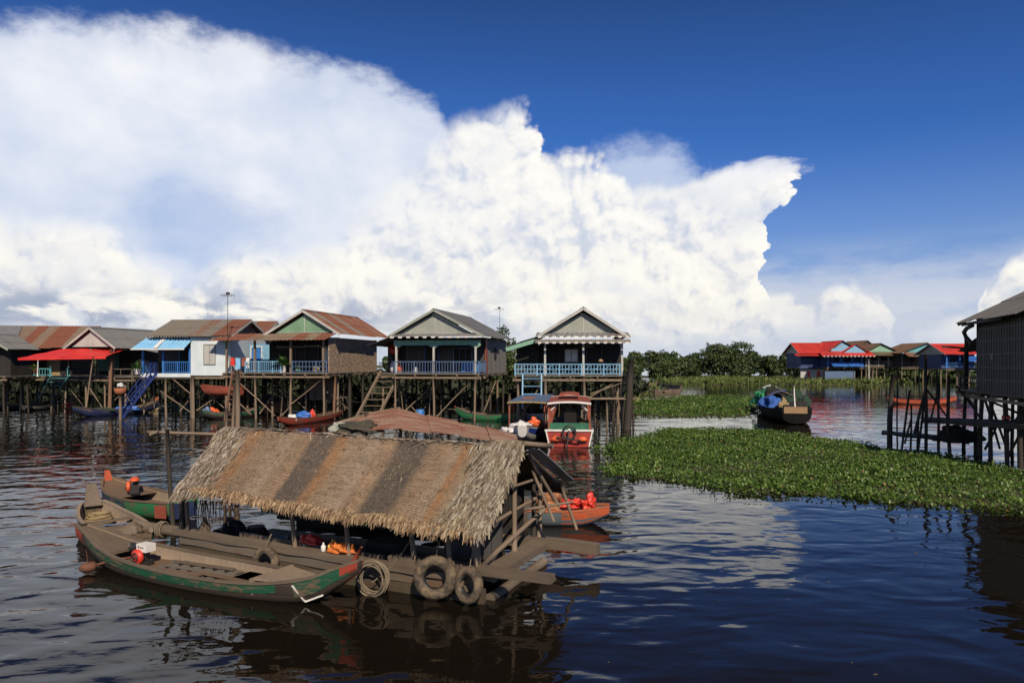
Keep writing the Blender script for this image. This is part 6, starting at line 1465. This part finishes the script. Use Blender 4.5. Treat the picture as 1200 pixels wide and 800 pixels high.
def b1side(t, f, s=-1, off=.012):
    x, wd, zs, zk = st[int(t*44)]; a = curve([(0,0),(.06,.52),(.2,.80),(.42,.93),(.72,.985),(1,1)], f); return Vector((x, s*(wd*a+off), zk+(zs-zk)*f))
def patch(t0, t1, f0, f1, mat, name, off=.012):
    m = MB(); i0, i1 = int(t0*44), int(t1*44)
    for s in (-1,1):
        vs = []
        for i in range(i0,i1+1):
            for k in range(3): vs.append(b1side((i+.01)/44, f0+(f1-f0)*k/2, s, off))
        n = i1-i0+1; m.add(vs, [(3*i+k,3*i+3+k,3*i+4+k,3*i+1+k) for i in range(n-1) for k in range(2)])
    B1.part(m, name, M[mat])
patch(.86,.985,.36,1.0,'band_green','bow_panel'); patch(.965,1.0,.0,1.05,'band_red','bow_tip',.017); patch(.0,.055,.15,.99,'band_red','stern_panel',.015)
m = MB(); a, b, c = b1side(.845,.86,-1,.03), b1side(.865,.12,-1,.03), b1side(.92,.10,-1,.03); m.beam(a,b,.028,.02,(0,1,0)); m.beam(b,c,.028,.02,(0,1,0)); B1.part(m, 'bow_stripe', M['white'])
fb = MB()
for i in range(7):
    x = L1*(.33+.04*i); fb.prism([(x,-.46,.125),(x+.12,-.46,.125),(x+.30,.42,.125),(x+.18,.42,.125)], (0,0,.03))
B1.part(fb, 'floor_slat', M['plank_y'])
for i, (xa,xb,ya,yb,z_) in enumerate(((.30,.52,-.30,-.22,.175),(.36,.60,-.02,.03,.17),(.34,.56,.22,.30,.18),(.50,.70,-.12,-.2,.19))): B1.part(MB().beam((L1*xa,ya,z_),(L1*xb,yb,z_+.01),.10,.025), 'loose_board', M[('brown','plank','hullwood','brown')[i]]); B1.part(MB().box((L1*.60,-.40,.13),(L1*.72,.40,.165)), 'seat_board', M['brown'])
bk = MB(); bk.slab((L1*.735,-.46,.10),(L1*.735,.46,.10),(L1*.735,.50,.38),(L1*.735,-.50,.38),.05,0,4,2,.006); bk.slab((L1*.735,-.44,.375),(L1*.735,.44,.375),(L1*.865,.24,.36),(L1*.865,-.24,.36),.03,0,3,3,.004); B1.part(bk, 'bow_bulkhead', M['canoe_in'])
st_ = MB(); st_.tube([(L1*.955,0,.52),(L1*.985,0,.80),(L1*1.004,0,1.02)], [.05,.045,.022], 8); B1.part(st_, 'stem_post', M['band_red'])
B1.part(MB().box((L1*.175,-.40,.30),(L1*.20,.40,.36)), 'thwart', M['hullwood'])
engine('canoe_engine', 'red longtail engine with a white marked tank mounted in the green banded canoe', B1.M@Vector((L1*.262,.0,.10)), B1.e.rotation_euler.z, .86, True, 'engine_red', onz(104,664,.12))
P0, P1 = Vector((-7.9,15.75,0)), Vector((-10.25,18.35,0)); d = P1-P0; L2 = d.length
B2 = Thing('wooden_canoe', 'short bare grey canoe with a tall plank prow and coiled rope', 'boat', tuple(P0), atan2(d.y,d.x))
hull_parts(B2, L2, [(0,.30),(.15,.5),(.4,.58),(.65,.56),(.85,.46),(.96,.32),(1,.22)], [(0,.40),(.4,.38),(.75,.42),(.92,.52),(1,.60)], [(0,.02),(.2,-.1),(.7,-.1),(.9,.0),(1,.2)], M['canoe_out'], M['canoe_in'], .04, 24, .1, M['brown'], ribs=5)
B2.part(MB().prism([(L2-.10,-.20,.5),(L2-.10,.20,.5),(L2+.10,.10,1.02),(L2+.10,-.10,1.02)], (.05,0,.01)), 'prow_plank', M['hullwood']); thwarts(B2, (L2*.35,L2*.6), .5, .36, M['hullwood'])
cl = MB()
for i in range(8): cl.torus((U(-.02,.02),U(-.02,.02),.04+.03*i), .30-.012*i+U(-.02,.02), .026, (U(-.1,.1),U(-.1,.1),1), 22, 6)
place(cl, 'rope_coil', M['straw'], 'straw coloured coil of rope in the bow of the bare grey canoe', 'rope coil', B2.M@Vector((L2*.82,0,.15)))
place(MB().tube([(-.6,0,.02),(.4,.08,.02)], .02, 6).prism([(.38,.0,0),(.66,.02,0),(.66,.18,0),(.38,.14,0)], (0,0,.025)), 'paddle', M['blue_grey'], 'grey paddle lying across the bare grey canoe', 'paddle', B2.M@Vector((L2*.40,.12,.37)), None, B2.e.rotation_euler.z+1.2)
place(MB().lump((0,0,.15),(.3,.25,.2),3,.2,0,.4), 'sack', M['hullwood'], 'grey sack slumped in the stern of the bare grey canoe', 'sack', B2.M@Vector((L2*.18,0,.12)))
P0, P1 = Vector((-8.35,19.05,0)), Vector((-11.45,21.3,0)); d = P1-P0; L3 = d.length
B3 = Thing('wooden_canoe', 'bright green sided canoe with a red prow board behind the bare grey canoe', 'boat', tuple(P0), atan2(d.y,d.x))
hull_parts(B3, L3, [(0,.40),(.15,.55),(.4,.66),(.65,.64),(.85,.48),(.96,.26),(1,.12)], [(0,.48),(.4,.42),(.75,.46),(.92,.6),(1,.75)], [(0,.05),(.2,-.1),(.7,-.1),(.9,.0),(1,.4)], M['net_green'] if False else M['band_bright'], M['canoe_in'], .035, 28, .16, M['brown'], M['band_navy'], (.42,.98), (.15,.90), 0, .42, 0, M['brown'])
B3.part(MB().prism([(L3-.06,-.12,.60),(L3-.06,.12,.60),(L3+.05,.06,.92),(L3+.05,-.06,.92)], (.05,0,.01)), 'prow_board', M['band_orange'])
B3.part(MB().box((-.03,-.36,.05),(.02,.36,.44)), 'transom', M['navyhull'])
m = MB(); m.prism([(.0,.435,.10),(.30,.56,.10),(.30,.575,.42),(.0,.45,.42)], (0,.014,0)); B3.part(m, 'corner_patch', M['redwood'])
engine('canoe_engine', 'orange red engine with a black silencer on the deck of the bright green canoe', B3.M@Vector((L3*.62,.0,.44)), B3.e.rotation_euler.z+2.6, .9, False, 'orange')
P0, P1 = Vector((-.9,19.0,0)), onz(714,604,.2); P1.z = 0; d = P1-P0; L4 = d.length
B4 = Thing('wooden_canoe', 'grey canoe with a broad orange red bow poking out right of the houseboat', 'boat', tuple(P0), atan2(d.y,d.x))
hull_parts(B4, L4, [(0,.3),(.2,.5),(.5,.55),(.75,.48),(.9,.34),(1,.12)], [(0,.42),(.5,.36),(.8,.38),(1,.46)], [(0,.1),(.2,-.1),(.8,-.08),(.95,.1),(1,.28)], M['blue_greyd'], M['blue_greyd'], .035, 26, .12, M['brown'], M['band_orange'], (.62,1.0), (.30,.98), 0, .42, .2, M['orange_deck'])
for px, l, m, nm, r in ((672,'crumpled red tarpaulin heap on the bow of the orange tipped canoe','engine_red','red_tarpaulin',(.26,.18,.14)),(690,'knotted red cloth heap nearest the orange tip of the grey canoe','engine_red','red_cloth',(.2,.15,.19)),(644,'orange brown straw basket heap amidships in the orange tipped canoe','cane','straw_heap',(.42,.3,.28))):
    Yq = P0.y + d.y*((PX(px,18.4)-P0.x)/d.x); place(MB().lump((0,0,.10),r,4,.42,0,.4), nm, M[m], l, 'heap', Vector((PX(px,Yq),Yq,.36)), None, U(0,3))
